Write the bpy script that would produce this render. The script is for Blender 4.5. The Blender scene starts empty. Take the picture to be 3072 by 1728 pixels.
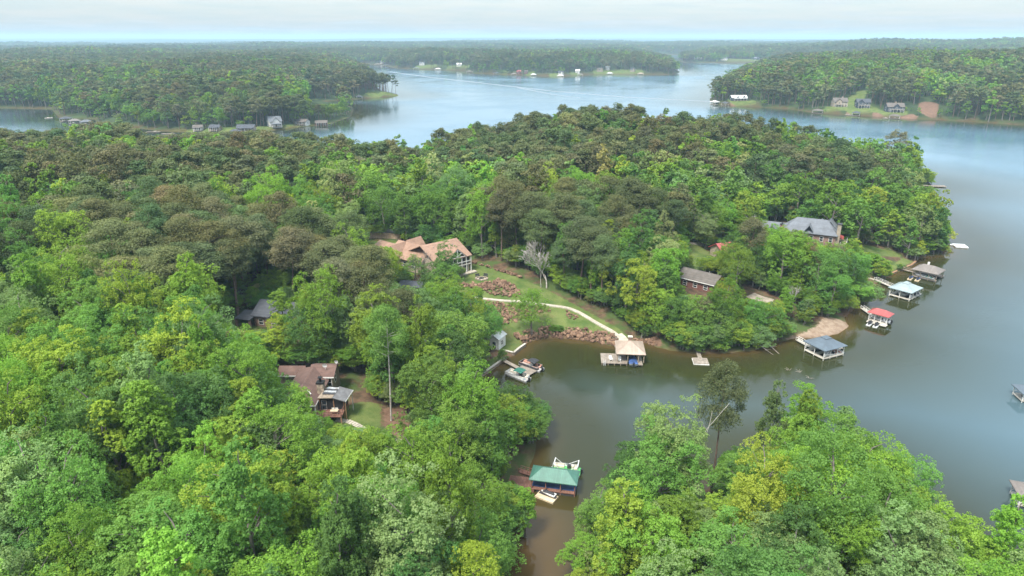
import bpy, bmesh, math, random
import numpy as np
from mathutils import Vector, Matrix

R = math.radians
scene = bpy.context.scene
COL = scene.collection

# ------------------------------------------------------------------ camera, sky, sun, exposure
cam_d = bpy.data.cameras.new('drone_camera')
cam_d.sensor_width = 36.0
cam_d.lens = 36.0 * 2049.0 / 3072.0
cam_d.clip_start = 0.5
cam_d.clip_end = 120000.0
cam = bpy.data.objects.new('drone_camera', cam_d)
cam.location = (0.0, 0.0, 80.0)
cam.rotation_euler = (R(90 - 20.19), 0, 0)
COL.objects.link(cam)
scene.camera = cam

SUN_EL, SUN_AZ = 58.0, 215.0          # azimuth clockwise from +Y (the way the camera looks): behind, to the left
world = bpy.data.worlds.new('World'); scene.world = world
world.use_nodes = True
wn, wl = world.node_tree.nodes, world.node_tree.links
for n in list(wn): wn.remove(n)
w_out = wn.new('ShaderNodeOutputWorld'); w_bg = wn.new('ShaderNodeBackground')
w_bg.inputs['Strength'].default_value = 0.094
w_sky = wn.new('ShaderNodeTexSky'); w_sky.sky_type = 'NISHITA'; w_sky.sun_disc = False
w_sky.sun_elevation = R(SUN_EL); w_sky.sun_rotation = R(SUN_AZ)
w_sky.altitude = 250; w_sky.air_density = 1.0; w_sky.dust_density = 2.0; w_sky.ozone_density = 1.0
w_tc = wn.new('ShaderNodeTexCoord')
w_sep = wn.new('ShaderNodeSeparateXYZ'); wl.new(w_tc.outputs['Generated'], w_sep.inputs[0])
def wmath(op, a, b=None):
    n = wn.new('ShaderNodeMath'); n.operation = op
    for i, v in enumerate((a, b)):
        if v is None: continue
        if isinstance(v, (int, float)): n.inputs[i].default_value = v
        else: wl.new(v, n.inputs[i])
    return n.outputs[0]
den = wmath('ADD', wmath('MAXIMUM', w_sep.outputs['Z'], 0.0), 0.055)
w_cmb = wn.new('ShaderNodeCombineXYZ')
wl.new(wmath('DIVIDE', w_sep.outputs['X'], den), w_cmb.inputs[0])
wl.new(wmath('DIVIDE', w_sep.outputs['Y'], den), w_cmb.inputs[1])
w_n1 = wn.new('ShaderNodeTexNoise'); w_n1.inputs['Scale'].default_value = 0.42
w_n1.inputs['Detail'].default_value = 7; w_n1.inputs['Roughness'].default_value = 0.58
wl.new(w_cmb.outputs[0], w_n1.inputs['Vector'])
w_r1 = wn.new('ShaderNodeMapRange'); w_r1.inputs['From Min'].default_value = 0.34; w_r1.inputs['From Max'].default_value = 0.64
wl.new(w_n1.outputs['Fac'], w_r1.inputs['Value'])
w_n2 = wn.new('ShaderNodeTexNoise'); w_n2.inputs['Scale'].default_value = 0.9
w_n2.inputs['Detail'].default_value = 8; w_n2.inputs['Roughness'].default_value = 0.6
wl.new(w_cmb.outputs[0], w_n2.inputs['Vector'])
w_cr = wn.new('ShaderNodeValToRGB')
w_cr.color_ramp.elements[0].position = 0.36; w_cr.color_ramp.elements[0].color = (2.85, 3.4, 3.65, 1)
w_cr.color_ramp.elements[1].position = 0.60; w_cr.color_ramp.elements[1].color = (3.45, 3.65, 3.72, 1)
wl.new(w_n2.outputs['Fac'], w_cr.inputs['Fac'])
w_mx = wn.new('ShaderNodeMix'); w_mx.data_type = 'RGBA'
w_cl = wn.new('ShaderNodeClamp'); w_cl.inputs['Min'].default_value = 0.65; w_cl.inputs['Max'].default_value = 0.97
wl.new(w_r1.outputs[0], w_cl.inputs['Value'])
wl.new(w_cl.outputs[0], w_mx.inputs['Factor'])
wl.new(w_sky.outputs[0], w_mx.inputs['A']); wl.new(w_cr.outputs[0], w_mx.inputs['B'])
# a bright cloud deck: brighter overhead than at the horizon, as overcast skies are
w_gr = wmath('ADD', wmath('MULTIPLY', wmath('MAXIMUM', w_sep.outputs['Z'], 0.0), 2.1), 1.0)
w_vm = wn.new('ShaderNodeVectorMath'); w_vm.operation = 'SCALE'
wl.new(w_mx.outputs['Result'], w_vm.inputs[0]); wl.new(w_gr, w_vm.inputs['Scale'])
wl.new(w_vm.outputs[0], w_bg.inputs['Color'])
wl.new(w_bg.outputs[0], w_out.inputs['Surface'])

sun_d = bpy.data.lights.new('sun', 'SUN'); sun_d.energy = 2.7; sun_d.angle = R(14); sun_d.color = (1.0, 0.96, 0.89)
sun = bpy.data.objects.new('sun', sun_d)
sd = Vector((math.sin(R(SUN_AZ)) * math.cos(R(SUN_EL)), math.cos(R(SUN_AZ)) * math.cos(R(SUN_EL)), math.sin(R(SUN_EL))))
sun.rotation_euler = sd.to_track_quat('Z', 'Y').to_euler()
sun.location = (-60, -60, 200)
COL.objects.link(sun)

vs = scene.view_settings
vs.view_transform = 'Standard'; vs.look = 'None'; vs.gamma = 1.0; vs.use_curve_mapping = False
vs.exposure = 1.25
cy = scene.cycles
cy.max_bounces = 5; cy.diffuse_bounces = 4; cy.glossy_bounces = 2; cy.transmission_bounces = 2
cy.transparent_max_bounces = 4; cy.volume_bounces = 0
cy.use_denoising = True
cy.caustics_reflective = False; cy.caustics_refractive = False
scene.render.use_persistent_data = False

# ------------------------------------------------------------------ terrain
#TERRAIN-BEGIN
def hash2(ix, iy, seed):
    n = (ix.astype(np.int64) * 374761393 + iy.astype(np.int64) * 668265263 + seed * 1442695041) & 0x7fffffff
    n = ((n ^ (n >> 13)) * 1274126177) & 0x7fffffff
    n = n ^ (n >> 16)
    return (n & 0xffff) / 65535.0
def vnoise(x, y, scale, seed=0):
    x = np.asarray(x, float) / scale; y = np.asarray(y, float) / scale
    ix = np.floor(x); iy = np.floor(y); fx = x - ix; fy = y - iy
    fx = fx * fx * (3 - 2 * fx); fy = fy * fy * (3 - 2 * fy)
    a = hash2(ix, iy, seed); b = hash2(ix + 1, iy, seed); c = hash2(ix, iy + 1, seed); d = hash2(ix + 1, iy + 1, seed)
    return (a * (1 - fx) + b * fx) * (1 - fy) + (c * (1 - fx) + d * fx) * fy
def fbm(x, y, scale, seed=0, octaves=3):
    t = 0; amp = 1; tot = 0
    for o in range(octaves):
        t = t + amp * vnoise(x, y, scale / 2 ** o, seed + o * 17); tot += amp; amp *= 0.5
    return t / tot
# the lake: one closed shoreline, metres, x to the right and y away from the drone
LAKE = [(-4, 60), (-3, 85.6), (0.1, 96.7), (1.6, 105.4), (2.9, 112.1), (5.2, 124), (2.5, 131), (-7, 136), (-9.8, 143), (-9.2, 150.2),
        (-5.2, 156.8), (-1.7, 162.7), (-0.4, 165.2), (0.4, 165.5), (3.5, 170.7), (3.1, 172.1), (4.9, 173.9), (8.1, 176.2), (12.3, 176.7), (17.5, 175.6), (21.9, 174.8), (25.8, 172.3), (28.3, 171.3), (31.7, 171.5), (37.4, 173.9),
        (39.6, 170.8), (43.4, 168.3), (50.6, 166.8), (58.1, 166.8), (66.3, 168.8), (73.3, 173.4), (80.1, 176.6), (86.9, 176.6),
        (94, 179.9), (99, 184.5), (100.3, 191.2), (107.7, 199.3), (113.1, 202.7), (116.2, 209.8), (118.6, 215.4), (124.9, 221.3),
        (130.4, 225.4), (132.9, 228.8), (140.9, 235.4), (147.4, 239.9), (154.2, 248.1), (160.8, 253.1), (169.3, 255.7), (177.3, 266.5),
        (185.4, 284.3), (190.1, 304.5), (195.3, 327.4), (192.1, 340.1), (196.1, 353.7), (209, 368.3), (233.1, 384.1), (240, 386.3),
        (244, 398), (234, 415), (210, 440), (165, 462), (110, 478), (50, 488), (0, 470), (-40, 425), (-75, 402), (-120, 412), (-165, 440), (-220, 452), (-290, 440),
        (-350, 445), (-400, 452), (-450, 430), (-520, 410), (-700, 430), (-900, 520), (-1000, 700), (-850, 860), (-612, 840.7), (-541.4, 826.4), (-472.4, 730.6), (-430.9, 723.2), (-389.2, 657), (-355.5, 654),
        (-318.9, 628.1), (-256.1, 614.5), (-227.2, 622.6), (-199.7, 660), (-178, 682), (-172, 750), (-189.2, 840.7), (-198.4, 860.6), (-230, 890), (-251.6, 925),
        (-229, 950), (-201.9, 975.2), (-164.4, 1015.6), (-166, 1044.3), (-200.7, 1090.6), (-290, 1450), (-378.7, 1757.5),
        (-462.7, 2098.7), (-491.2, 2288.4), (-397.6, 2189.5), (-309.5, 1937.7), (-117.9, 1799.4), (-91.5, 1679.2), (95.2, 1526),
        (191.6, 1624.9), (359.5, 1607.5), (405, 1720), (445.3, 1988.6), (490, 2200), (540, 2700), (600, 3150), (690, 3400), (860, 3450), (800, 3150), (620, 2700),
        (560, 2330), (589.8, 2400), (720, 2330), (888.8, 2340), (800, 2100), (674.6, 1930), (377.7, 1246.2), (269.3, 962.4), (255.2, 892.1), (271.5, 870.9), (328.2, 826.4),
        (342.1, 781.9), (401.3, 734.3), (442.6, 712.5), (493.8, 672.4), (600, 625), (900, 600), (1300, 350), (900, -200), (300, -300), (88, 40),
        (72, 66), (69, 78), (65.5, 88), (62, 98), (57.1, 111), (46.9, 110.9), (30.3, 105.4), (19.4, 101.5), (14.4, 94.7), (12.7, 85.6), (12, 60)]
_L = np.array(LAKE)
def shore(x, y):
    """Signed distance to the shoreline: positive on land, negative on the water."""
    x = np.atleast_1d(np.asarray(x, float)).ravel(); y = np.atleast_1d(np.asarray(y, float)).ravel()
    best = np.full(x.shape, 1e18); inside = np.zeros(x.shape, bool)
    n = len(_L)
    for i in range(n):
        ax, ay = _L[i]; bx, by = _L[(i + 1) % n]
        dx, dy = bx - ax, by - ay
        t = np.clip(((x - ax) * dx + (y - ay) * dy) / (dx * dx + dy * dy), 0, 1)
        best = np.minimum(best, (x - ax - t * dx) ** 2 + (y - ay - t * dy) ** 2)
        cond = (ay > y) != (by > y)
        with np.errstate(divide='ignore', invalid='ignore'):
            inside ^= cond & (x < (bx - ax) * (y - ay) / (dy if dy else 1e-9) + ax)
    d = np.sqrt(best)
    return np.where(inside, -d, d)
# level building plots: x, y, level, radius of the flat, radius where it has faded out
PADS = [(-26, 217, 6.8, 15, 24), (-43, 130, 5.9, 9, 17), (60, 204, 5.6, 7, 13), (112, 249, 5.2, 15, 24), (80, 233, 6.8, 8, 15), (-56, 168, 8.4, 13, 22), (-3.5, 169, 0.75, 3.5, 6),
        (370, 797, 6.2, 11, 25), (391, 786, 6.2, 11, 25), (411, 756, 4.6, 11, 22), (286, 893, 5.0, 13, 30), (-219, 645, 2.6, 8, 20), (-10, 209, 6.2, 6, 12)]
def height(x, y, d=None, pads=True):
    x = np.atleast_1d(np.asarray(x, float)); y = np.atleast_1d(np.asarray(y, float)); shp = x.shape
    x = x.ravel(); y = y.ravel()
    if d is None: d = shore(x, y)
    d = np.asarray(d).ravel()
    wob = (vnoise(x, y, 9, 5) - 0.5) * 0.5
    land = 0.45 * np.clip(d / 0.8, 0, 1) + 0.35 * np.clip(d / 6, 0, 1) + 15.0 * (1 - np.exp(-np.maximum(d - 2, 0) / 60.0))
    land += np.clip(d / 60, 0, 1) * (fbm(x, y, 160, 3) - 0.5) * 9 + np.clip(d / 20, 0, 1) * wob
    dist = np.hypot(x, y)
    far = np.clip((dist - 1500) / 4000, 0, 1)
    land += far * np.clip(d / 200, 0, 1) * (fbm(x, y, 2600, 9) - 0.45) * 75
    land += np.clip((dist - 650) / 500, 0, 1) * np.clip(d / 120, 0, 1) * (fbm(x, y, 430, 12, 2) - 0.42) * 26
    vfar = np.clip((dist - 9000) / 12000, 0, 1)
    land += vfar * (fbm(x, y, 7000, 21) - 0.35) * 110
    # the ridge behind the right-hand shore and the long hill behind it
    land += np.clip(d / 250, 0, 1) * 22 * np.exp(-(((x - 900) / 420) ** 2 + ((y - 1150) / 330) ** 2))
    land += np.clip(d / 300, 0, 1) * 34 * np.exp(-(((x - 2100) / 900) ** 2 + ((y - 3000) / 700) ** 2))
    land += np.clip(d / 40, 0, 1) * 3 * np.exp(-(((x + 215) / 75) ** 2 + ((y - 385) / 60) ** 2))
    # the knoll in the middle of the near peninsula
    land += np.clip(d / 50, 0, 1) * 8 * np.exp(-(((x - 65) / 70) ** 2 + ((y - 410) / 50) ** 2))
    land = np.maximum(land, np.minimum(0.12 * np.maximum(d, 0), 2.5))
    h = np.where(d > 0, land, -np.minimum(3.0, 0.22 * -d))
    if pads:
        for px, py, pz, r0, r1 in PADS:
            q = np.hypot(x - px, y - py)
            w = np.clip((r1 - q) / (r1 - r0), 0, 1); w = w * w * (3 - 2 * w)
            h = np.where(d > 1.0, h * (1 - w) + pz * w, h)
    return h.reshape(shp)
#TERRAIN-END
# ------------------------------------------------------------------ helpers
def tag(o, label=None, cat=None, group=None, kind=None):
    if label: o['label'] = label
    if cat: o['category'] = cat
    if group: o['group'] = group
    if kind: o['kind'] = kind
    return o
def node_mat(name):
    m = bpy.data.materials.new(name); m.use_nodes = True
    nt = m.node_tree
    b = nt.nodes['Principled BSDF']
    return m, nt, b
def N(nt, typ, **kw):
    n = nt.nodes.new(typ)
    for k, v in kw.items():
        if k in n.inputs: n.inputs[k].default_value = v
        else: setattr(n, k, v)
    return n
def mixc(nt, fac, a, b, blend='MIX'):
    m = nt.nodes.new('ShaderNodeMix'); m.data_type = 'RGBA'; m.blend_type = blend
    for key, v in (('Factor', fac), ('A', a), ('B', b)):
        s = [i for i in m.inputs if i.name == key and (i.type == 'RGBA' or key == 'Factor' and i.type == 'VALUE')][0]
        if isinstance(v, (int, float)): s.default_value = v
        elif isinstance(v, tuple): s.default_value = (*v, 1) if len(v) == 3 else v
        else: nt.links.new(v, s)
    return [o for o in m.outputs if o.type == 'RGBA'][0]
def ramp(nt, src, p0, p1):
    r = nt.nodes.new('ShaderNodeMapRange'); r.interpolation_type = 'SMOOTHSTEP'
    r.inputs['From Min'].default_value = p0; r.inputs['From Max'].default_value = p1
    nt.links.new(src, r.inputs['Value'])
    return r.outputs[0]
def noise(nt, scale, detail=4, rough=0.55, coords='Object'):
    t = nt.nodes.new('ShaderNodeTexCoord'); n = nt.nodes.new('ShaderNodeTexNoise')
    n.inputs['Scale'].default_value = scale; n.inputs['Detail'].default_value = detail; n.inputs['Roughness'].default_value = rough
    nt.links.new(t.outputs[coords], n.inputs['Vector'])
    return n.outputs['Fac']
def bump(nt, b, src, strength, dist=0.05):
    n = nt.nodes.new('ShaderNodeBump'); n.inputs['Strength'].default_value = strength; n.inputs['Distance'].default_value = dist
    nt.links.new(src, n.inputs['Height']); nt.links.new(n.outputs[0], b.inputs['Normal'])
    return n
M = {}
def plain(name, col, rough=0.7, var=0.25, scale=3.0, metal=0.0, bumpy=0.0, col2=None):
    """A weathered solid colour: the base colour broken up by two noises."""
    m, nt, b = node_mat(name)
    f = noise(nt, scale, 5, 0.6)
    dark = col2 if col2 else tuple(c * (1 - var) for c in col)
    lite = tuple(min(1, c * (1 + var * 0.5)) for c in col)
    c1 = mixc(nt, ramp(nt, f, 0.32, 0.68), dark, lite)
    c1 = mixc(nt, ramp(nt, noise(nt, 0.35, 6, 0.7), 0.30, 0.68), mixc(nt, 1.0, c1, (0.78, 0.76, 0.73), 'MULTIPLY'), c1)
    nt.links.new(c1, b.inputs['Base Color'])
    b.inputs['Roughness'].default_value = rough; b.inputs['Metallic'].default_value = metal
    if bumpy: bump(nt, b, noise(nt, scale * 6, 3), bumpy, 0.03)
    M[name] = m
    return m
def banded(name, col, gap, period, axis='Z', width=0.1, rough=0.8, var=0.25, coords='Object', scale=2.0):
    """Courses, boards or ribs too fine to be pieces at this distance: a repeating joint plus per-course tone."""
    m, nt, b = node_mat(name)
    t = nt.nodes.new('ShaderNodeTexCoord'); sp = nt.nodes.new('ShaderNodeSeparateXYZ'); nt.links.new(t.outputs[coords], sp.inputs[0])
    dv = N(nt, 'ShaderNodeMath', operation='DIVIDE'); dv.inputs[1].default_value = period; nt.links.new(sp.outputs[axis], dv.inputs[0])
    fr = N(nt, 'ShaderNodeMath', operation='FRACT'); nt.links.new(dv.outputs[0], fr.inputs[0])
    fl = N(nt, 'ShaderNodeMath', operation='FLOOR'); nt.links.new(dv.outputs[0], fl.inputs[0])
    wn_ = N(nt, 'ShaderNodeTexWhiteNoise', noise_dimensions='1D'); nt.links.new(fl.outputs[0], wn_.inputs['W'])
    lt = N(nt, 'ShaderNodeMath', operation='LESS_THAN'); lt.inputs[1].default_value = width; nt.links.new(fr.outputs[0], lt.inputs[0])
    base = mixc(nt, ramp(nt, noise(nt, scale, 5, 0.6), 0.3, 0.7), tuple(c * (1 - var) for c in col), tuple(min(1, c * (1 + var * 0.5)) for c in col))
    base = mixc(nt, wn_.outputs['Value'], base, mixc(nt, 1.0, base, (0.82, 0.82, 0.82), 'MULTIPLY'))
    base = mixc(nt, ramp(nt, noise(nt, 0.28, 6, 0.7), 0.30, 0.70), mixc(nt, 1.0, base, (0.72, 0.70, 0.68), 'MULTIPLY'), base)
    out = mixc(nt, lt.outputs[0], base, gap)
    nt.links.new(out, b.inputs['Base Color']); b.inputs['Roughness'].default_value = rough
    bump(nt, b, fr.outputs[0], 0.3, 0.03)
    M[name] = m
    return m

class MB:
    """Collects boxes, tubes and polygons; build() links them as one mesh object."""
    def __init__(self): self.v = []; self.f = []; self.smooth = []
    def add(self, vs, fs, smooth=False):
        o = len(self.v); self.v += [tuple(p) for p in vs]
        for f in fs: self.f.append([i + o for i in f]); self.smooth.append(smooth)
        return self
    def box(self, c, s, rz=0.0, taper=1.0):
        x, y, z = s[0] / 2, s[1] / 2, s[2] / 2; cs, sn = math.cos(rz), math.sin(rz)
        vs = []
        for sz in (-1, 1):
            k = taper if sz > 0 else 1
            for sx, sy in ((-1, -1), (1, -1), (1, 1), (-1, 1)):
                a, b = sx * x * k, sy * y * k
                vs.append((c[0] + a * cs - b * sn, c[1] + a * sn + b * cs, c[2] + sz * z))
        return self.add(vs, [(3, 2, 1, 0), (4, 5, 6, 7), (0, 1, 5, 4), (1, 2, 6, 5), (2, 3, 7, 6), (3, 0, 4, 7)])
    def span(self, x0, x1, y0, y1, z0, z1):
        return self.box(((x0 + x1) / 2, (y0 + y1) / 2, (z0 + z1) / 2), (x1 - x0, y1 - y0, z1 - z0))
    def tube(self, pts, rad, n=6, cap=True, smooth=True):
        pts = [Vector(p) for p in pts]
        rad = list(rad) if hasattr(rad, '__len__') else [rad] * len(pts)
        rings = []; ref = None
        for i, p in enumerate(pts):
            d = (pts[min(i + 1, len(pts) - 1)] - pts[max(i - 1, 0)])
            d = d.normalized() if d.length > 1e-9 else Vector((0, 0, 1))
            if ref is None: ref = Vector((1, 0, 0)) if abs(d.x) < 0.8 else Vector((0, 1, 0))
            u = (ref - d * ref.dot(d)).normalized(); w = d.cross(u); ref = u
            rings.append([p + (u * math.cos(2 * math.pi * k / n) + w * math.sin(2 * math.pi * k / n)) * rad[i] for k in range(n)])
        vs = [q for r in rings for q in r]; fs = []
        for i in range(len(pts) - 1):
            for k in range(n):
                a = i * n + k; b = i * n + (k + 1) % n
                fs.append((a, b, b + n, a + n))
        self.add(vs, fs, smooth)
        if cap:
            self.add(rings[0], [tuple(range(n))[::-1]]); self.add(rings[-1], [tuple(range(n))])
        return self
    def bar(self, p, q, w, h=None):
        h = h or w
        p, q = Vector(p), Vector(q); d = (q - p); L = d.length; d.normalize()
        up = Vector((0, 0, 1)) if abs(d.z) < 0.95 else Vector((1, 0, 0))
        s = d.cross(up).normalized() * (w / 2); t = s.normalized().cross(d).normalized() * (h / 2)
        vs = [p - s - t, p + s - t, p + s + t, p - s + t, q - s - t, q + s - t, q + s + t, q - s + t]
        return self.add(vs, [(0, 1, 2, 3), (7, 6, 5, 4), (4, 5, 1, 0), (5, 6, 2, 1), (6, 7, 3, 2), (7, 4, 0, 3)])
    def slab(self, poly, t):
        """A planar polygon given thickness t downwards."""
        n = len(poly)
        top = [Vector(p) for p in poly]; bot = [p - Vector((0, 0, t)) for p in top]
        fs = [tuple(range(n)), tuple(range(2 * n - 1, n - 1, -1))]
        for i in range(n):
            j = (i + 1) % n; fs.append((i, i + n, j + n, j))
        return self.add(top + bot, fs)
    def ell(self, c, r, nu=10, nv=6):
        vs = []; fs = []
        for j in range(nv + 1):
            th = math.pi * j / nv
            for i in range(nu):
                ph = 2 * math.pi * i / nu
                vs.append((c[0] + r[0] * math.sin(th) * math.cos(ph), c[1] + r[1] * math.sin(th) * math.sin(ph), c[2] + r[2] * math.cos(th)))
        for j in range(nv):
            for i in range(nu):
                a = j * nu + i; b = j * nu + (i + 1) % nu
                fs.append((a, a + nu, b + nu, b))
        return self.add(vs, fs, True)
    def mesh(self, name):
        me = bpy.data.meshes.new(name); me.from_pydata(self.v, [], self.f)
        me.polygons.foreach_set('use_smooth', self.smooth); me.update()
        return me
    def build(self, name, mat, parent=None):
        me = self.mesh(name); me.materials.append(M[mat] if isinstance(mat, str) else mat)
        o = bpy.data.objects.new(name, me); COL.objects.link(o)
        if parent is not None: o.parent = parent
        return o
def empty(name, loc, rz=0.0, label=None, cat=None, group=None):
    o = bpy.data.objects.new(name, None); o.empty_display_size = 0.5
    COL.objects.link(o); o.location = loc; o.rotation_euler = (0, 0, rz)
    return tag(o, label, cat, group)
def link_copy(o, parent=None):
    c = o.copy(); COL.objects.link(c); c.parent = parent
    return c
def copy_tree(o, parent=None):
    c = link_copy(o, parent)
    for ch in list(o.children): copy_tree(ch, c)
    return c
def gz(x, y): return float(height([x], [y])[0])
def in_poly(px, py, poly):
    px = np.asarray(px, float); py = np.asarray(py, float); ins = np.zeros(px.shape, bool); n = len(poly)
    for i in range(n):
        ax, ay = poly[i]; bx, by = poly[(i + 1) % n]
        if ay == by: continue
        ins ^= ((ay > py) != (by > py)) & (px < (bx - ax) * (py - ay) / (by - ay) + ax)
    return ins
def poly_dist(px, py, poly):
    """Signed distance to a polygon, positive inside."""
    px = np.asarray(px, float); py = np.asarray(py, float); best = np.full(px.shape, 1e18); n = len(poly)
    for i in range(n):
        ax, ay = poly[i]; bx, by = poly[(i + 1) % n]; dx, dy = bx - ax, by - ay
        t = np.clip(((px - ax) * dx + (py - ay) * dy) / (dx * dx + dy * dy + 1e-9), 0, 1)
        best = np.minimum(best, (px - ax - t * dx) ** 2 + (py - ay - t * dy) ** 2)
    return np.where(in_poly(px, py, poly), 1, -1) * np.sqrt(best)

# ------------------------------------------------------------------ clearings, lawns, bare earth
LAWNS = []; DIRT = []; SAND = []
LAWNS += [[(-13, 225), (-6.5, 218), (0, 212), (8, 205), (16, 196.5), (23.5, 188), (29, 181), (33, 175.5), (29, 173), (25.5, 174.5), (21.5, 177.5), (17, 178.6), (12, 179.6), (8, 179), (4, 176.5), (2, 173.5), (3.4, 171), (.4, 165.6), (-2.5, 166.8), (-7, 172), (-10, 184), (-22, 193), (-27, 203), (-16, 211)],
          [(-74, 168), (-67.5, 166), (-65, 159), (-67.5, 153), (-75, 156)], [(-34, 130), (-28.5, 131), (-27, 121), (-31, 114.5), (-38, 114.5), (-38, 121)],
          [(138, 257), (150, 252), (148, 248), (140, 246), (130, 241.5), (131, 246)], [(152.5, 246), (140, 236), (132.5, 229), (128, 226), (131, 232), (141, 240), (149, 248)],
          [(104, 270), (106, 279), (116, 278), (113, 268)], [(64, 243), (72, 236), (73, 224), (70, 218), (60, 216.5), (61, 232)], [(-9, 157), (-4.5, 163), (-2.1, 163), (-5.4, 156.9), (-9, 151)],
          [(-57, 238), (-42, 240.5), (-41, 232), (-47, 231), (-53, 235)], [(66, 196), (75, 193), (77, 188), (70, 189)],
          [(348, 787), (362, 801), (403, 838), (441, 884), (424, 838), (406, 812), (400, 764), (424, 750), (414, 738), (390, 752), (358, 776)], [(268, 876), (274, 898), (302, 884), (300, 862), (285, 860)],
          [(-325, 634), (-300, 628), (-284, 626), (-254, 626), (-226, 640), (-210, 656), (-180, 684), (-172, 682), (-200, 656), (-226, 618), (-256, 611), (-320, 624)], [(-262, 930), (-230, 890), (-196, 862), (-186, 838), (-196, 836), (-220, 870), (-258, 905)], [(-210, 975), (-166, 1012), (-160, 1040), (-176, 1040), (-205, 1000)], [(-395, 668), (-360, 660), (-356, 652), (-390, 655)],
          [(-100, 1712), (-60, 1680), (90, 1552), (200, 1648), (300, 1640), (300, 1612), (195, 1622), (95, 1524)], [(-260, 1950), (-100, 1850), (-90, 1810), (-260, 1900)], [(690, 2400), (920, 2400), (900, 2340), (700, 2330)]]
DIRT += [[(-28, 130), (-24, 131), (-21, 126), (-20.5, 118), (-21.2, 111), (-20.5, 104), (-22.5, 103), (-24, 110), (-24.5, 117), (-26.5, 123)], [(424, 740), (444, 768), (474, 802), (460, 764), (436, 720)], [(346, 786), (372, 760), (392, 740), (414, 726), (436, 714), (436, 722), (416, 740), (390, 758), (358, 780)], [(268, 876), (284, 872), (300, 862), (284, 858), (272, 866)], [(30, 172), (41, 176), (42, 170), (36, 172)]]
SAND += [[(77, 176), (83, 178.6), (88, 182), (93.5, 188.5), (97.5, 189.5), (101, 186), (95, 178), (87, 174.5), (78, 174)]]

# ------------------------------------------------------------------ ground and lake
def axis(lo, hi, a, b, s0, g):
    """Even steps s0 between a and b, growing steps out to lo and hi."""
    mid = list(np.arange(a, b + 1e-6, s0)); out = []; x = mid[-1]
    while x < hi:
        x += s0 + g * (x - b); out.append(min(x, hi))
    low = []; x = a
    while x > lo:
        x -= s0 + g * (a - x); low.append(max(x, lo))
    return np.array(low[::-1] + mid + out)
def sheet(name, xs, ys, z, attrs, mat):
    nx, ny = len(xs), len(ys)
    X, Y = np.meshgrid(xs, ys)
    co = np.stack([X.ravel(), Y.ravel(), z.ravel()], 1)
    i = np.arange(nx * ny).reshape(ny, nx)
    q = np.stack([i[:-1, :-1], i[:-1, 1:], i[1:, 1:], i[1:, :-1]], -1).reshape(-1, 4)
    me = np_mesh(name, co, q, smooth=True)
    for k, v in attrs.items():
        a = me.attributes.new(k, 'FLOAT', 'POINT'); a.data.foreach_set('value', v.ravel().astype(np.float32))
    me.materials.append(mat)
    o = bpy.data.objects.new(name, me); COL.objects.link(o)
    return o
def np_mesh(name, co, quads, smooth=False):
    me = bpy.data.meshes.new(name)
    me.vertices.add(len(co)); me.vertices.foreach_set('co', np.asarray(co, np.float32).ravel())
    k = quads.shape[1]
    me.loops.add(quads.size); me.loops.foreach_set('vertex_index', quads.astype(np.int32).ravel())
    me.polygons.add(len(quads)); me.polygons.foreach_set('loop_start', np.arange(0, quads.size, k, dtype=np.int32))
    me.polygons.foreach_set('use_smooth', np.full(len(quads), smooth))
    me.update(calc_edges=True)
    return me
gx = axis(-45000, 45000, -110, 190, 1.6, 0.037)
gy = axis(-400, 45000, 70, 290, 1.6, 0.037)
GX, GY = np.meshgrid(gx, gy)
GD = shore(GX.ravel(), GY.ravel())
GZ = height(GX.ravel(), GY.ravel(), GD)
def mask(polys, soft=1.2):
    m = np.zeros(GX.size)
    for p in polys:
        m = np.maximum(m, np.clip(poly_dist(GX.ravel(), GY.ravel(), p) / soft * 0.5 + 0.5, 0, 1))
    return m
mg, nt, b = node_mat('ground')
litter = mixc(nt, ramp(nt, noise(nt, 0.35, 6, 0.65), 0.35, 0.65), (0.060, 0.042, 0.026), (0.135, 0.085, 0.052))
litter = mixc(nt, ramp(nt, noise(nt, 0.12, 4, 0.6), 0.40, 0.58), litter, (0.060, 0.090, 0.026))
grass = mixc(nt, ramp(nt, noise(nt, 0.22, 6, 0.62), 0.32, 0.66), (0.075, 0.118, 0.030), (0.150, 0.175, 0.056))
grass = mixc(nt, ramp(nt, noise(nt, 0.09, 5, 0.7), 0.52, 0.72), grass, (0.165, 0.150, 0.062))
grass = mixc(nt, ramp(nt, noise(nt, 5.0, 4, 0.7), 0.3, 0.75), mixc(nt, 1.0, grass, (0.72, 0.78, 0.7), 'MULTIPLY'), grass)
clay = mixc(nt, ramp(nt, noise(nt, 0.5, 6, 0.65), 0.3, 0.7), (0.110, 0.066, 0.043), (0.205, 0.125, 0.084))
sandc = mixc(nt, ramp(nt, noise(nt, 0.8, 6, 0.65), 0.3, 0.7), (0.20, 0.14, 0.095), (0.31, 0.24, 0.175))
bed = (0.075, 0.050, 0.022)
far_green = mixc(nt, ramp(nt, noise(nt, 0.02, 7, 0.7), 0.35, 0.65), (0.028, 0.045, 0.018), (0.055, 0.080, 0.028))
def attr(nt, name):
    a = nt.nodes.new('ShaderNodeAttribute'); a.attribute_name = name
    return a.outputs['Fac']
nz = noise(nt, 0.9, 4, 0.7)
def edge(nt, at):
    s = N(nt, 'ShaderNodeMath', operation='ADD'); nt.links.new(at, s.inputs[0])
    q = N(nt, 'ShaderNodeMath', operation='MULTIPLY_ADD'); nt.links.new(nz, q.inputs[0]); q.inputs[1].default_value = 0.7; q.inputs[2].default_value = -0.35
    nt.links.new(q.outputs[0], s.inputs[1])
    return ramp(nt, s.outputs[0], 0.40, 0.60)
c = mixc(nt, attr(nt, 'far'), litter, far_green)
c = mixc(nt, edge(nt, attr(nt, 'dirt')), c, clay)
c = mixc(nt, edge(nt, attr(nt, 'sand')), c, sandc)
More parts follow.
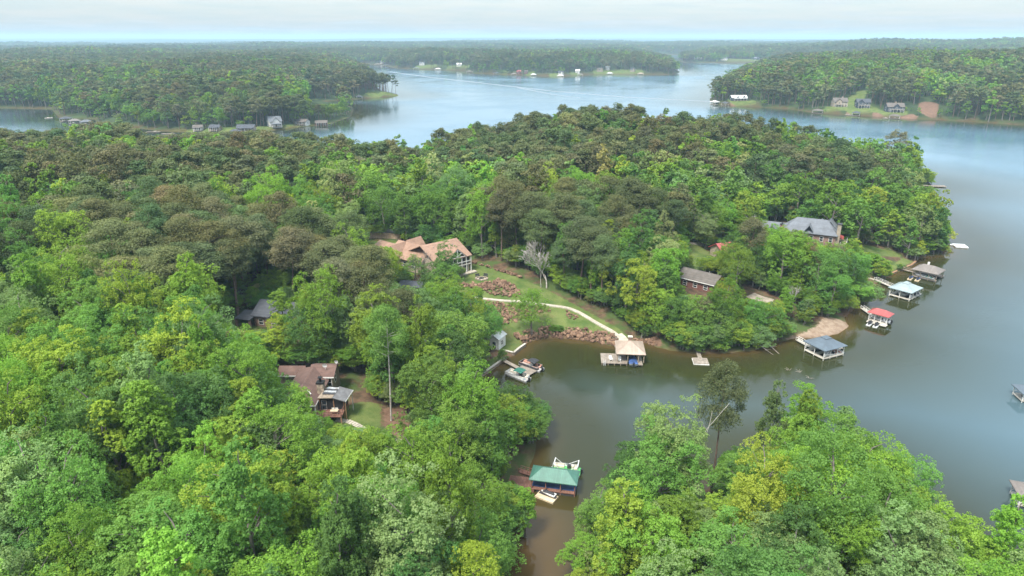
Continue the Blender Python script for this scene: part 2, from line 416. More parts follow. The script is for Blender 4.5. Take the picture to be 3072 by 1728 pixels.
c = mixc(nt, edge(nt, attr(nt, 'lawn')), c, grass)
c = mixc(nt, attr(nt, 'bank'), c, clay)
c = mixc(nt, attr(nt, 'bed'), c, bed)
nt.links.new(c, b.inputs['Base Color']); b.inputs['Roughness'].default_value = 0.95; b.inputs['Specular IOR Level'].default_value = 0.1
bump(nt, b, noise(nt, 1.5, 5, 0.7), 0.6, 0.25)
gdist = np.hypot(GX.ravel(), GY.ravel())
ground = sheet('ground', gx, gy, GZ, dict(
    lawn=mask(LAWNS), dirt=mask(DIRT, 1.6), sand=mask(SAND, 1.6),
    far=np.clip((gdist - 320) / 150, 0, 1) * np.clip(GD / 2, 0, 1),
    bank=np.clip(1 - np.abs(GD - 0.3) / 1.1, 0, 1) * (gdist < 330) * 0.5,
    bed=np.clip(-GD / 1.0, 0, 1)), mg)
tag(ground, kind='structure')

mw, nt, b = node_mat('lake_water')
sh = nt.nodes.new('ShaderNodeAttribute'); sh.attribute_name = 'shallow'
turb_sky = mixc(nt, ramp(nt, noise(nt, 0.03, 4), 0.35, 0.65), (0.022, 0.026, 0.008), (0.028, 0.031, 0.009))
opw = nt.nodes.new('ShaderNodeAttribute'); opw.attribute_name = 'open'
turb_sky = mixc(nt, opw.outputs['Fac'], turb_sky, (0.098, 0.178, 0.232))  # away from shore the sky's blue reflection is painted into the base colour
wc = mixc(nt, sh.outputs['Fac'], turb_sky, (0.085, 0.052, 0.018))
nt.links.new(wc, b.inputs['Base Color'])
b.inputs['IOR'].default_value = 1.32; b.inputs['Roughness'].default_value = 0.06
tcw = nt.nodes.new('ShaderNodeTexCoord'); mp = nt.nodes.new('ShaderNodeMapping'); mp.inputs['Scale'].default_value = (0.6, 1.6, 1.0); mp.inputs['Rotation'].default_value = (0, 0, R(-14))
nt.links.new(tcw.outputs['Object'], mp.inputs['Vector'])
w1 = N(nt, 'ShaderNodeTexNoise', Scale=0.9, Detail=5.0, Roughness=0.6); nt.links.new(mp.outputs[0], w1.inputs['Vector'])
w2 = N(nt, 'ShaderNodeTexNoise', Scale=0.10, Detail=3.0, Roughness=0.5); nt.links.new(mp.outputs[0], w2.inputs['Vector'])
w3 = N(nt, 'ShaderNodeTexNoise', Scale=0.011, Detail=4.0, Roughness=0.6); nt.links.new(tcw.outputs['Object'], w3.inputs['Vector'])
opn = nt.nodes.new('ShaderNodeAttribute'); opn.attribute_name = 'open'
wind = N(nt, 'ShaderNodeMath', operation='MULTIPLY'); nt.links.new(ramp(nt, w3.outputs['Fac'], 0.25, 0.7), wind.inputs[0]); nt.links.new(opn.outputs['Fac'], wind.inputs[1])
amp = N(nt, 'ShaderNodeMath', operation='MULTIPLY_ADD'); nt.links.new(wind.outputs[0], amp.inputs[0]); amp.inputs[1].default_value = 0.60; amp.inputs[2].default_value = 0.085
bp = nt.nodes.new('ShaderNodeBump'); bp.inputs['Distance'].default_value = 0.12
nt.links.new(amp.outputs[0], bp.inputs['Strength']); nt.links.new(w1.outputs['Fac'], bp.inputs['Height'])
bp2 = nt.nodes.new('ShaderNodeBump'); bp2.inputs['Distance'].default_value = 0.10; bp2.inputs['Strength'].default_value = 0.10
nt.links.new(w2.outputs['Fac'], bp2.inputs['Height']); nt.links.new(bp.outputs[0], bp2.inputs['Normal'])
nt.links.new(bp2.outputs[0], b.inputs['Normal'])
rg = N(nt, 'ShaderNodeMath', operation='MULTIPLY_ADD'); nt.links.new(wind.outputs[0], rg.inputs[0]); rg.inputs[1].default_value = 0.16; rg.inputs[2].default_value = 0.035
nt.links.new(rg.outputs[0], b.inputs['Roughness'])
wx = axis(-6000, 6000, -30, 190, 3.0, 0.06); wy = axis(-400, 6000, 70, 290, 3.0, 0.06)
WX, WY = np.meshgrid(wx, wy); WD = shore(WX.ravel(), WY.ravel())
cove = np.exp(-((WX.ravel() - 3) / 9) ** 2) * np.clip((112 - WY.ravel()) / 14, 0, 1)
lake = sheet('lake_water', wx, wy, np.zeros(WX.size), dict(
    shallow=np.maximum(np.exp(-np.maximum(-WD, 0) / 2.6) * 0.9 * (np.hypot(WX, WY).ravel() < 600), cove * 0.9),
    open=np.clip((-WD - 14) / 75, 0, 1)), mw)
tag(lake, kind='structure')
# ------------------------------------------------------------------ materials of the built things
plain('concrete', (0.46, 0.41, 0.33), 0.9, 0.22, 1.2)
plain('concrete_grey', (0.36, 0.35, 0.33), 0.9, 0.25, 1.2)
plain('felt_grey', (0.15, 0.15, 0.155), 0.9, 0.25, 1.0)
plain('asphalt', (0.10, 0.10, 0.10), 0.95, 0.3, 0.8)
banded('dock_wood', (0.33, 0.28, 0.225), (0.08, 0.065, 0.05), 0.30, 'X', 0.12, 0.9, 0.3)
banded('dock_wood_red', (0.26, 0.125, 0.085), (0.06, 0.03, 0.02), 0.30, 'X', 0.10, 0.85, 0.25)
banded('dock_pale', (0.58, 0.54, 0.46), (0.26, 0.23, 0.19), 0.40, 'X', 0.08, 0.85, 0.2)
plain('patio_tan', (0.30, 0.255, 0.20), 0.9, 0.3, 0.8)
plain('timber', (0.30, 0.24, 0.18), 0.9, 0.35, 3.0)
plain('cedar', (0.34, 0.19, 0.10), 0.8, 0.3, 3.0)
plain('white_paint', (0.76, 0.75, 0.71), 0.6, 0.15, 2.0)
plain('white_metal', (0.72, 0.73, 0.73), 0.35, 0.12, 2.0)
plain('galvanised', (0.46, 0.46, 0.45), 0.45, 0.25, 2.0, metal=0.5)
plain('black_plastic', (0.018, 0.018, 0.020), 0.45, 0.3, 3.0)
plain('blue_tarp', (0.035, 0.085, 0.24), 0.7, 0.35, 1.2)
plain('green_canvas', (0.02, 0.15, 0.105), 0.8, 0.25, 1.5)
plain('black_canvas', (0.035, 0.037, 0.042), 0.85, 0.25, 1.5)
plain('vinyl_cream', (0.66, 0.60, 0.50), 0.6, 0.15, 3.0)
plain('vinyl_salmon', (0.50, 0.27, 0.20), 0.6, 0.2, 3.0)
plain('lime_carpet', (0.10, 0.42, 0.12), 0.9, 0.25, 2.0)
plain('charcoal', (0.045, 0.045, 0.05), 0.7, 0.25, 2.0)
plain('float_beige', (0.60, 0.49, 0.33), 0.75, 0.2, 2.0)
plain('stone', (0.36, 0.29, 0.22), 0.95, 0.45, 2.2, bumpy=0.5)
plain('screen_dark', (0.022, 0.024, 0.026), 0.5, 0.3, 1.0)
plain('log_grey', (0.30, 0.27, 0.23), 0.95, 0.35, 3.0)
banded('shingle_tan', (0.345, 0.215, 0.148), (0.255, 0.158, 0.11), 0.24, 'Z', 0.22, 0.95, 0.18, scale=0.9)
banded('shingle_brown', (0.165, 0.098, 0.078), (0.11, 0.065, 0.052), 0.14, 'Z', 0.2, 0.95, 0.2, scale=0.9)
banded('shingle_grey', (0.165, 0.178, 0.195), (0.12, 0.13, 0.142), 0.22, 'Z', 0.2, 0.95, 0.14, scale=0.8)
banded('shingle_dark', (0.085, 0.092, 0.105), (0.055, 0.06, 0.07), 0.2, 'Z', 0.2, 0.95, 0.2, scale=0.8)
banded('shingle_taupe', (0.150, 0.132, 0.115), (0.11, 0.095, 0.082), 0.2, 'Z', 0.2, 0.95, 0.2, scale=0.8)
banded('metal_green', (0.075, 0.205, 0.150), (0.045, 0.125, 0.092), 0.32, 'X', 0.14, 0.45, 0.12)
banded('metal_slate', (0.115, 0.150, 0.180), (0.075, 0.10, 0.12), 0.32, 'X', 0.14, 0.4, 0.12)
banded('metal_silver', (0.330, 0.405, 0.415), (0.24, 0.30, 0.31), 0.32, 'X', 0.14, 0.4, 0.12)
banded('metal_red', (0.43, 0.095, 0.085), (0.32, 0.06, 0.055), 0.32, 'X', 0.14, 0.45, 0.14)
banded('metal_tan', (0.43, 0.335, 0.26), (0.34, 0.265, 0.205), 0.45, 'X', 0.08, 0.55, 0.10)
banded('metal_brown', (0.215, 0.185, 0.160), (0.15, 0.13, 0.11), 0.32, 'X', 0.14, 0.5, 0.14)
banded('brick_red', (0.195, 0.068, 0.050), (0.26, 0.19, 0.16), 0.16, 'Z', 0.16, 0.95, 0.35)
banded('brick_brown', (0.27, 0.155, 0.110), (0.32, 0.26, 0.22), 0.16, 'Z', 0.16, 0.95, 0.35)
banded('siding_tan', (0.40, 0.335, 0.25), (0.26, 0.215, 0.16), 0.2, 'Z', 0.12, 0.8, 0.12)
banded('siding_white', (0.72, 0.71, 0.68), (0.5, 0.49, 0.47), 0.2, 'Z', 0.1, 0.7, 0.08)
banded('siding_navy', (0.055, 0.075, 0.10), (0.035, 0.05, 0.065), 0.2, 'Z', 0.1, 0.8, 0.15)
banded('fence_boards', (0.42, 0.31, 0.215), (0.24, 0.17, 0.12), 0.30, 'X', 0.1, 0.9, 0.25)
mgl, nt, b = node_mat('window_glass')
b.inputs['Base Color'].default_value = (0.02, 0.026, 0.03, 1); b.inputs['Roughness'].default_value = 0.08; b.inputs['IOR'].default_value = 1.5
M['window_glass'] = mgl
mr, nt, b = node_mat('rock')
oi = nt.nodes.new('ShaderNodeObjectInfo')
rc_ = mixc(nt, oi.outputs['Random'], (0.115, 0.062, 0.040), (0.315, 0.200, 0.125))
rc_ = mixc(nt, ramp(nt, noise(nt, 2.2, 5, 0.7), 0.35, 0.7), mixc(nt, 1.0, rc_, (0.6, 0.55, 0.5), 'MULTIPLY'), rc_)
gp = nt.nodes.new('ShaderNodeNewGeometry'); sz_ = nt.nodes.new('ShaderNodeSeparateXYZ'); nt.links.new(gp.outputs['Position'], sz_.inputs[0])
rc_ = mixc(nt, ramp(nt, sz_.outputs['Z'], 0.10, 0.42), mixc(nt, 1.0, rc_, (0.42, 0.40, 0.36), 'MULTIPLY'), rc_)      # wet below the waterline
nt.links.new(rc_, b.inputs['Base Color']); b.inputs['Roughness'].default_value = 0.95
bump(nt, b, noise(nt, 6, 4), 0.5, 0.08); M['rock'] = mr

# ------------------------------------------------------------------ roofs and houses
def gable(x0, x1, y0, y1, ze, zr, ridge='x', t=0.22):
    """Two roof planes meeting on a ridge along x or y."""
    m = MB()
    if ridge == 'x':
        ym = (y0 + y1) / 2
        m.slab([(x0, y0, ze), (x1, y0, ze), (x1, ym, zr), (x0, ym, zr)], t); m.slab([(x1, y1, ze), (x0, y1, ze), (x0, ym, zr), (x1, ym, zr)], t)
    else:
        xm = (x0 + x1) / 2
        m.slab([(x0, y1, ze), (x0, y0, ze), (xm, y0, zr), (xm, y1, zr)], t); m.slab([(x1, y0, ze), (x1, y1, ze), (xm, y1, zr), (xm, y0, zr)], t)
    return m
def hip(x0, x1, y0, y1, ze, zr, r0, r1, t=0.16):
    """Four planes; r0 and r1 are the ridge ends (equal for a pyramid)."""
    m = MB(); A, B, C_, D_ = (x0, y0, ze), (x1, y0, ze), (x1, y1, ze), (x0, y1, ze)
    p, q = (*r0, zr), (*r1, zr)
    same = (r0 == r1)
    if same:
        for a, b_ in ((A, B), (B, C_), (C_, D_), (D_, A)): m.slab([a, b_, p], t)
    elif abs(r0[1] - r1[1]) < 1e-6:
        m.slab([A, B, q, p], t); m.slab([B, C_, q], t); m.slab([C_, D_, p, q], t); m.slab([D_, A, p], t)
    else:
        m.slab([A, B, p], t); m.slab([B, C_, q, p], t); m.slab([C_, D_, q], t); m.slab([D_, A, p, q], t)
    return m
def gable_end(m, x, y0, y1, ze, zr, along='y', th=0.25):
    ym = (y0 + y1) / 2
    if along == 'y': m.add([(x, y0, ze), (x, y1, ze), (x, ym, zr), (x + th, y0, ze), (x + th, y1, ze), (x + th, ym, zr)], [(0, 2, 1), (3, 4, 5), (0, 3, 5, 2), (1, 2, 5, 4), (0, 1, 4, 3)])
    else: m.add([(y0, x, ze), (y1, x, ze), (ym, x, zr), (y0, x + th, ze), (y1, x + th, ze), (ym, x + th, zr)], [(0, 1, 2), (3, 5, 4), (0, 2, 5, 3), (1, 4, 5, 2), (0, 3, 4, 1)])
    return m
def window(parent, c, w, h, face, frame='white_paint', door=False):
    """An opening on a wall that faces +-x or +-y: pane with a proud frame and a meeting rail."""
    s = 1 if face[0] == '+' else -1
    g = MB(); f = MB(); x, y, z = c; k = 0.09
    def pt(m, a0, a1, z0, z1, dep):
        if face[1] == 'y': m.span(x + a0, x + a1, min(y, y + s * dep), max(y, y + s * dep), z + z0, z + z1)
        else: m.span(min(x, x + s * dep), max(x, x + s * dep), y + a0, y + a1, z + z0, z + z1)
    pt(g, -w / 2, w / 2, -h / 2, h / 2, 0.05)
    p = g.build('door' if door else 'window', 'window_glass', parent)
    for a0, a1, z0, z1 in ((-w / 2 - k, w / 2 + k, h / 2, h / 2 + k), (-w / 2 - k, w / 2 + k, -h / 2 - k, -h / 2), (-w / 2 - k, -w / 2, -h / 2, h / 2), (w / 2, w / 2 + k, -h / 2, h / 2), (-w / 2, w / 2, -0.04, 0.04)):
        pt(f, a0, a1, z0, z1, 0.10)
    f.build('frame', frame, p)
    return p
def chimney(parent, c, s, h, mat='stone', cap='charcoal'):
    o = MB().box((c[0], c[1], c[2] + h / 2), (s[0], s[1], h)).build('chimney', mat, parent)
    MB().box((c[0], c[1], c[2] + h + 0.10), (s[0] + 0.25, s[1] + 0.25, 0.2)).box((c[0], c[1], c[2] + h + 0.5), (s[0] * .4, s[1] * .4, 0.6)).build('chimney_cap', cap, o)
    return o
def rail(m, p, q, h=1.0, n=None):
    p, q = Vector(p), Vector(q); L = (q - p).length; n = n or max(1, int(L / 1.6))
    up = Vector((0, 0, h))
    for k in range(n + 1):
        a = p.lerp(q, k / n); m.bar(a, a + up, 0.09)
    m.bar(p + up, q + up, 0.10, 0.06); m.bar(p + up * 0.5, q + up * 0.5, 0.05)
    return m
def simple_house(loc, rz, w, d, h, rh, wall, roof, label, group=None, wings=(), porch=True, chim=None, storeys=1, frame='white_paint', name='house'):
    """A house seen from afar: walls, gable or cross-gable roof, windows in rows, a door, a porch on posts."""
    x, y = loc; z = gz(x, y)
    o = empty(name, (x, y, z), rz, label, 'house', group)
    m = MB().span(-w / 2, w / 2, -d / 2, d / 2, -1.2, h)
    gable_end(m, -w / 2, -d / 2, d / 2, h, h + rh); gable_end(m, w / 2 - 0.25, -d / 2, d / 2, h, h + rh)
    for (wx, ww, wd, wh) in wings:
        m.span(wx - ww / 2, wx + ww / 2, -d / 2 - wd, -d / 2, -1.2, h); gable_end(m, -d / 2 - wd, wx - ww / 2, wx + ww / 2, h, h + wh, 'x')
    m.build('wall', wall, o)
    r = gable(-w / 2 - .5, w / 2 + .5, -d / 2 - .6, d / 2 + .6, h - 0.05, h + rh + 0.25)
    for (wx, ww, wd, wh) in wings:
        g_ = gable(wx - ww / 2 - .5, wx + ww / 2 + .5, -d / 2 - wd - .5, 0, h - 0.02, h + wh + 0.28, 'y'); r.add(g_.v, g_.f)
    rf = r.build('roof', roof, o)
    if chim is not None: chimney(rf, (chim, d * 0.12, h), (1.3, 1.0), rh + 1.6)
    n = max(2, int(w / 3.2))
    for st in range(storeys):
        zc = 1.5 + st * 2.8
        for k in range(n):
            wx = -w / 2 + (k + 0.5) * w / n; yy = -d / 2
            for (gx_, gw, gd, _) in wings:
                if abs(wx - gx_) < gw / 2: yy = -d / 2 - gd
            window(o, (wx, yy, zc if not (st == 0 and k == n // 2) else 1.15), 1.2, 1.4 if not (st == 0 and k == n // 2) else 2.1, '-y', frame, door=(st == 0 and k == n // 2))
        for sx in (-1, 1): window(o, (sx * w / 2, 0, zc), 1.1, 1.3, ('+' if sx > 0 else '-') + 'x', frame)
    if porch:
        yy = -d / 2 - max([wg[2] for wg in wings] + [0]); zt = 2.9 if storeys == 1 else 2.75
        pd = MB().span(-w * .42, w * .42, yy - 2.6, yy, zt - 0.18 if storeys > 1 else 0.0, zt if storeys > 1 else 0.2).build('deck', 'timber', o)
        for k in range(5):
            MB().box((-w * .40 + k * w * .20, yy - 2.45, zt / 2 - .3), (0.2, 0.2, zt + .6)).build('post', frame, o)
        if storeys > 1: rail(MB(), (-w * .42, yy - 2.55, zt), (w * .42, yy - 2.55, zt)).build('railing', frame, o)
        else: MB().slab([(-w * .43, yy - 2.9, 2.75), (w * .43, yy - 2.9, 2.75), (w * .43, yy, 3.3), (-w * .43, yy, 3.3)], 0.15).build('porch_roof', roof, o)
    return o

# ---- the tan-roofed house above the lawn
HZ = 6.8
t = empty('lake_house', (-13.4, 215.9, HZ), R(220), 'large tan-shingled house with a white-trussed screened porch gable above the lawn', 'house')
# local frame: x runs along the front eave away from the porch end, y points out over the lawn, so the body lies at y < 0
w_ = MB().span(0.6, 14, -16.2, -0.7, -1.5, 5.4); gable_end(w_, 0.6, -16.2, -0.7, 5.4, 9.0)
w_.build('wall', 'siding_tan', t)
rf = gable(-0.2, 14.5, -17.2, 0.1, 5.5, 9.45); cr = gable(1.9, 9.4, -8.2, 0.12, 5.5, 8.75, 'y'); rf.add(cr.v, cr.f)
roof = rf.build('roof', 'shingle_tan', t)
for px, py, pz in ((3.4, -5.9, 8.2), (7.5, -4.4, 7.5), (10.5, -6.5, 8.4)):
    MB().tube([(px, py, pz - .3), (px, py, pz + .45)], 0.12, 8).build('vent_pipe', 'galvanised', roof)
tr = MB(); a, b_, ap = (2.2, -0.05, 5.55), (9.1, -0.05, 5.55), (5.65, -0.05, 8.45)
for p, q in ((a, b_), (a, ap), (b_, ap), ((5.65, -0.05, 5.55), ap), ((5.65, -0.05, 5.7), (3.9, -0.05, 7.0)), ((5.65, -0.05, 5.7), (7.4, -0.05, 7.0))): tr.bar(p, q, 0.20, 0.28)
tr.build('gable_truss', 'white_paint', t)
MB().add([(2.2, -0.4, 5.5), (9.1, -0.4, 5.5), (5.65, -0.4, 8.5), (2.2, -0.45, 5.5), (9.1, -0.45, 5.5), (5.65, -0.45, 8.5)], [(0, 1, 2), (3, 5, 4)]).build('gable_screen', 'screen_dark', t)
MB().span(0.2, 9.6, -0.68, -0.02, 2.55, 2.8).build('porch_floor', 'timber', t)
for px in (0.2, 2.1, 3.9, 5.65, 7.4, 9.3): MB().span(px - .11, px + .11, -0.20, 0.02, -1.2, 5.5).build('post', 'white_paint', t)
bm_ = MB()
for zz in (2.67, 3.7, 5.45): bm_.bar((0.2, -0.06, zz), (9.3, -0.06, zz), 0.14, 0.22)
for zz in (2.67, 3.7, 5.45): bm_.bar((0.2, -0.1, zz), (0.2, -4.5, zz), 0.14, 0.22)
bm_.build('porch_rail', 'white_paint', t)
for px in (1.2, 3.0, 4.8, 6.5, 8.3): MB().span(px - .75, px + .75, -0.69, -0.66, 2.9, 5.3).build('porch_screen', 'screen_dark', t)
MB().span(-1.2, 9.6, -0.8, 1.4, -0.4, -0.05).build('patio_slab', 'concrete', t)
for k in range(3): window(t, (2.0 + 2.6 * k, -0.62, 1.2), 1.3, 2.0, '+y', door=(k == 1))
for yy in (-4, -8, -12): window(t, (0.6, yy, 3.9), 1.2, 1.5, '-x')
for xx in (11, 13): window(t, (xx, -0.7, 3.8), 1.3, 1.5, '+y')
# the wing that turns back towards the drive
w2 = empty('house_wing', (-25.5, 215.2, HZ), R(142), 'lower tan-shingled garage wing angled back towards the driveway', 'house')
q = MB().span(1.5, 26, -5.2, 5.2, -1.5, 3.9); gable_end(q, 25.7, -5.2, 5.2, 3.9, 6.2); q.build('wall', 'siding_tan', w2)
rr = gable(0.6, 17, -6, 6, 4.0, 7.9); r2 = gable(17.0, 26.8, -5.6, 5.6, 3.6, 6.1); rr.add(r2.v, r2.f); r3 = gable(10.2, 16.4, -7.0, 0, 4.6, 8.35, 'y'); rr.add(r3.v, r3.f)
r4 = gable(10.6, 16.0, 0, 7.2, 4.6, 8.1, 'y'); rr.add(r4.v, r4.f)
rr.build('roof', 'shingle_tan', w2)
for xx in (5, 9, 19, 23): window(w2, (xx, 5.2, 2.2), 1.3, 1.5, '+y')
for xx in (19.5, 23.3): MB().span(xx - 1.4, xx + 1.4, -5.26, -5.2, -0.2, 2.4).build('garage_door', 'white_paint', w2)

place_ = Matrix.Translation(t.location) @ Matrix.Rotation(R(220), 4, 'Z'); wing_ = Matrix.Translation(w2.location) @ Matrix.Rotation(R(142), 4, 'Z')
for c_ in list(w2.children):
    c_.parent = t; c_.matrix_basis = place_.inverted() @ wing_
    if c_.name.startswith(('wall', 'roof')): c_.name = 'wing_' + c_.name.split('.')[0]
bpy.data.objects.remove(w2)

# ---- the brown-roofed house with the red deck
BZ = 5.9
hb = empty('deck_house', (-43, 130, BZ), 0, 'brown-shingled house with a stone chimney, red deck and dark screened porch', 'house')
def L(x, y, z): return (x + 43, y - 130, z - BZ)
m = MB().span(-3.6, 3.0, -8.4, 7.0, -2.2, 4.4).span(-0.4, 4.0, 2.3, 8.0, -2.2, 5.0).span(-9.2, -3.6, 6.9, 10.2, -2.2, 3.1); m.build('wall', 'siding_tan', hb)
r = hip(-4.4, 3.4, -9.1, 7.6, 4.4, 6.3, (-0.5, -4.5), (-0.5, 4.6), 0.2)
g_ = gable(-1.2, 4.5, 1.9, 8.6, 5.05, 6.45); r.add(g_.v, g_.f)
g_ = gable(-9.5, -3.5, 6.3, 10.8, 3.1, 4.5); r.add(g_.v, g_.f)
roof = r.build('roof', 'shingle_brown', hb)
for p, q in (((-4.4, -9.12, 4.28), (3.4, -9.12, 4.28)), ((3.42, -9.1, 4.28), (3.42, -6.9, 4.28)), ((-0.3, 1.88, 4.93), (4.5, 1.88, 4.93)), ((-9.5, 6.28, 2.98), (-4.4, 6.28, 2.98))): MB().bar(p, q, 0.07, 0.26).build('fascia', 'white_paint', hb)
ch = MB().span(2.65, 4.05, -4.7, -3.5, -2, 6.9).build('chimney', 'stone', hb)
MB().box((3.35, -4.1, 7.05), (1.6, 1.4, 0.28)).tube([(3.35, -4.1, 7.1), (3.35, -4.1, 8.1)], 0.28, 10).box((3.35, -4.1, 8.15), (0.8, 0.8, 0.12)).build('chimney_cap', 'black_plastic', ch)
def dish(parent, c, s=0.55):
    x_, y_, z_ = c
    d_ = MB(); vs = [(x_, y_, z_)]; n = 14
    for k in range(n): a_ = 2 * math.pi * k / n; vs.append((x_ + s * math.cos(a_), y_ - 0.16 - 0.25 * s * math.sin(a_), z_ + s * math.sin(a_)))
    d_.add(vs, [(0, k + 1, (k + 1) % n + 1) for k in range(n)], True)
    d_.tube([(x_, y_ + .05, z_ - 1.0), (x_, y_, z_)], 0.04, 6).tube([(x_, y_ - .1, z_ - .4), (x_, y_ - .75, z_ - .15)], 0.025, 5)
    return d_.build('satellite_dish', 'white_metal', parent)
dish(roof, (2.3, 3.6, 7.1)); dish(roof, (4.3, 5.6, 7.0), 0.42)
MB().bar((0.9, -5.5, 5.9), (1.9, -6.4, 5.55), 0.14).build('roof_vent', 'white_paint', roof)
window(hb, (3.2, 2.3, 3.6), 1.1, 1.7, '-y'); window(hb, (4.0, 4.6, 3.5), 1.1, 1.6, '+x')
dk = MB().span(0.3, 8.5, -9.2, -6.4, 1.75, 1.95).span(3.4, 8.5, -6.4, -3.0, 1.75, 1.95).build('deck', 'dock_wood_red', hb)
for px, py in ((0.8, -9.0), (4.4, -9.05), (8.35, -9.05), (8.35, -6.5), (8.35, -3.1)): MB().span(px - .1, px + .1, py - .1, py + .1, -3.5, 1.75).build('post', 'cedar', hb)
rl = MB(); rail(rl, (0.6, -9.1, 1.95), (8.4, -9.1, 1.95), 0.95, 6); rail(rl, (8.4, -9.1, 1.95), (8.4, -6.6, 1.95), 0.95, 2)
rl.build('deck_railing', 'dock_wood_red', hb)
MB().span(3.15, 3.35, -9.0, -8.8, -2.5, 4.3).build('post', 'white_paint', hb)
# screened porch
for x0, x1, y_ in ((3.6, 6.25, -6.35), (6.45, 8.3, -6.35)): MB().span(x0, x1, y_ - .02, y_ + .02, 2.0, 4.5).build('screen', 'screen_dark', hb)
MB().span(8.32, 8.36, -6.2, -3.0, 2.0, 4.4).build('screen', 'screen_dark', hb)
MB().span(3.6, 8.3, -3.0, -2.9, 2.0, 4.6).build('porch_back_wall', 'siding_tan', hb)
for px in (3.5, 6.35, 8.4): MB().span(px - .09, px + .09, -6.5, -6.3, 1.95, 4.5).build('post', 'cedar', hb)
window(hb, (4.4, -6.4, 3.05), 0.85, 2.0, '-y', 'galvanised', door=True)
MB().slab([(3.3, -7.0, 4.95), (6.3, -7.0, 5.0), (6.7, -3.1, 5.25), (3.9, -3.1, 5.2)], 0.14).build('old_board_roof', 'timber', hb)
pr_ = MB().slab([(6.35, -6.95, 5.0), (9.1, -7.6, 4.5), (9.7, -2.9, 4.55), (6.75, -2.6, 5.3)], 0.16).build('porch_roof', 'felt_grey', hb)
MB().bar((9.13, -7.62, 4.42), (9.73, -2.9, 4.47), 0.06, 0.22).build('fascia', 'white_paint', hb)
for px, py in ((9.45, -3.2), (8.95, -7.2)): MB().span(px - .07, px + .07, py - .07, py + .07, -3.0, 4.4).build('post', 'white_paint' if py > -5 else 'cedar', hb)
for k in range(4):
    s_ = MB(); x0 = 4.0 + 0.12 * k; y0 = -5.9 + 0.72 * k
    for j in range(6): s_.add([(x0 + .42 * j, y0, 5.22 + .06 * math.sin(j)), (x0 + .42 * (j + 1), y0 + .08, 5.22 + .06 * math.sin(j + 1)), (x0 + .42 * (j + 1), y0 + .62, 5.36 + .06 * math.sin(j + 1)), (x0 + .42 * j, y0 + .58, 5.36 + .06 * math.sin(j))], [(0, 1, 2, 3)])
    s_.build('metal_sheet', 'charcoal' if k % 2 == 0 else 'galvanised', hb)
tb = empty('patio_table', (-36.2, 121.9, BZ + 1.95), 0, 'pale wooden patio table on the red deck', 'table')
MB().box((0, 0, 0.74), (1.6, 0.85, 0.06)).build('table_top', 'float_beige', tb)
for sx in (-1, 1):
    for sy in (-1, 1): MB().box((sx * .7, sy * .34, 0.355), (.08, .08, .71)).build('leg', 'timber', tb)
for k, cx in enumerate((-36.55, -35.85)):
    c_ = empty('patio_chair', (cx, 122.75, BZ + 1.95), R(180), ('left' if k == 0 else 'right') + ' of the two pale chairs behind the patio table on the red deck', 'chair', 'patio chairs on the red deck')
    MB().box((0, 0, .43), (.55, .55, .06)).build('seat', 'white_paint', c_); MB().box((0, .26, .75), (.55, .06, .6)).build('backrest', 'white_paint', c_)
    for sx in (-1, 1):
        for sy in (-1, 1): MB().box((sx * .23, sy * .23, .2), (.05, .05, .4)).build('leg', 'galvanised', c_)
def stair(name, pts, w, label):
    o = empty(name, (pts[0][0], pts[0][1], gz(*pts[0])), 0, label, 'steps')
    tot = sum(math.dist(pts[i], pts[i + 1]) for i in range(len(pts) - 1)); n = int(tot / 0.62); i = 0; acc = 0
    for k in range(n):
        s_ = (k + .5) * tot / n; acc = 0
        for i in range(len(pts) - 1):
            l_ = math.dist(pts[i], pts[i + 1])
            if acc + l_ >= s_: break
            acc += l_
        f = (s_ - acc) / l_; x_ = pts[i][0] + f * (pts[i + 1][0] - pts[i][0]); y_ = pts[i][1] + f * (pts[i + 1][1] - pts[i][1])
        a_ = math.atan2(pts[i + 1][1] - pts[i][1], pts[i + 1][0] - pts[i][0])
        MB().box((x_ - o.location.x, y_ - o.location.y, gz(x_, y_) + .03 - o.location.z), (.56, w, .2), a_).build('step', 'concrete', o)
    return o
stair('garden_steps', [(-36.3, 122.6), (-33.7, 122.2), (-31.5, 120.9), (-29.8, 119.6), (-28, 118.9), (-24.1, 117.2), (-21.3, 115.9)], 1.25, 'pale stone steps running down from the red deck to the woods')

# ---- the other houses of the near shore
def brick_house():
    z = 5.6; o = empty('brick_house', (60, 204, z), R(-42), 'red brick house with a low grey-brown roof among the trees', 'house')
    m = MB().span(-6, 6, -4, 4, -2.5, 3.0); gable_end(m, -6, -4, 4, 3.0, 4.8); gable_end(m, 5.75, -4, 4, 3.0, 4.8); m.build('wall', 'brick_red', o)
    rf_ = gable(-6.6, 6.6, -4.6, 4.6, 3.0, 5.1).build('roof', 'shingle_taupe', o)
    MB().bar((-6.6, -4.62, 2.9), (6.6, -4.62, 2.9), .07, .22).build('fascia', 'white_paint', o)
    MB().tube([(2, 1, 4.2), (2, 1, 5.2)], .12, 8).build('vent_pipe', 'galvanised', rf_)
    for xx, zz in ((-3.5, 1.4), (0, 1.4), (3.5, 1.4), (-1.0, -1.1)): window(o, (xx, -4.0, zz), 1.2, 1.3, '-y')
    for yy in (-2, 2): window(o, (-6, yy, 1.4), 1.1, 1.3, '-x')
brick_house()
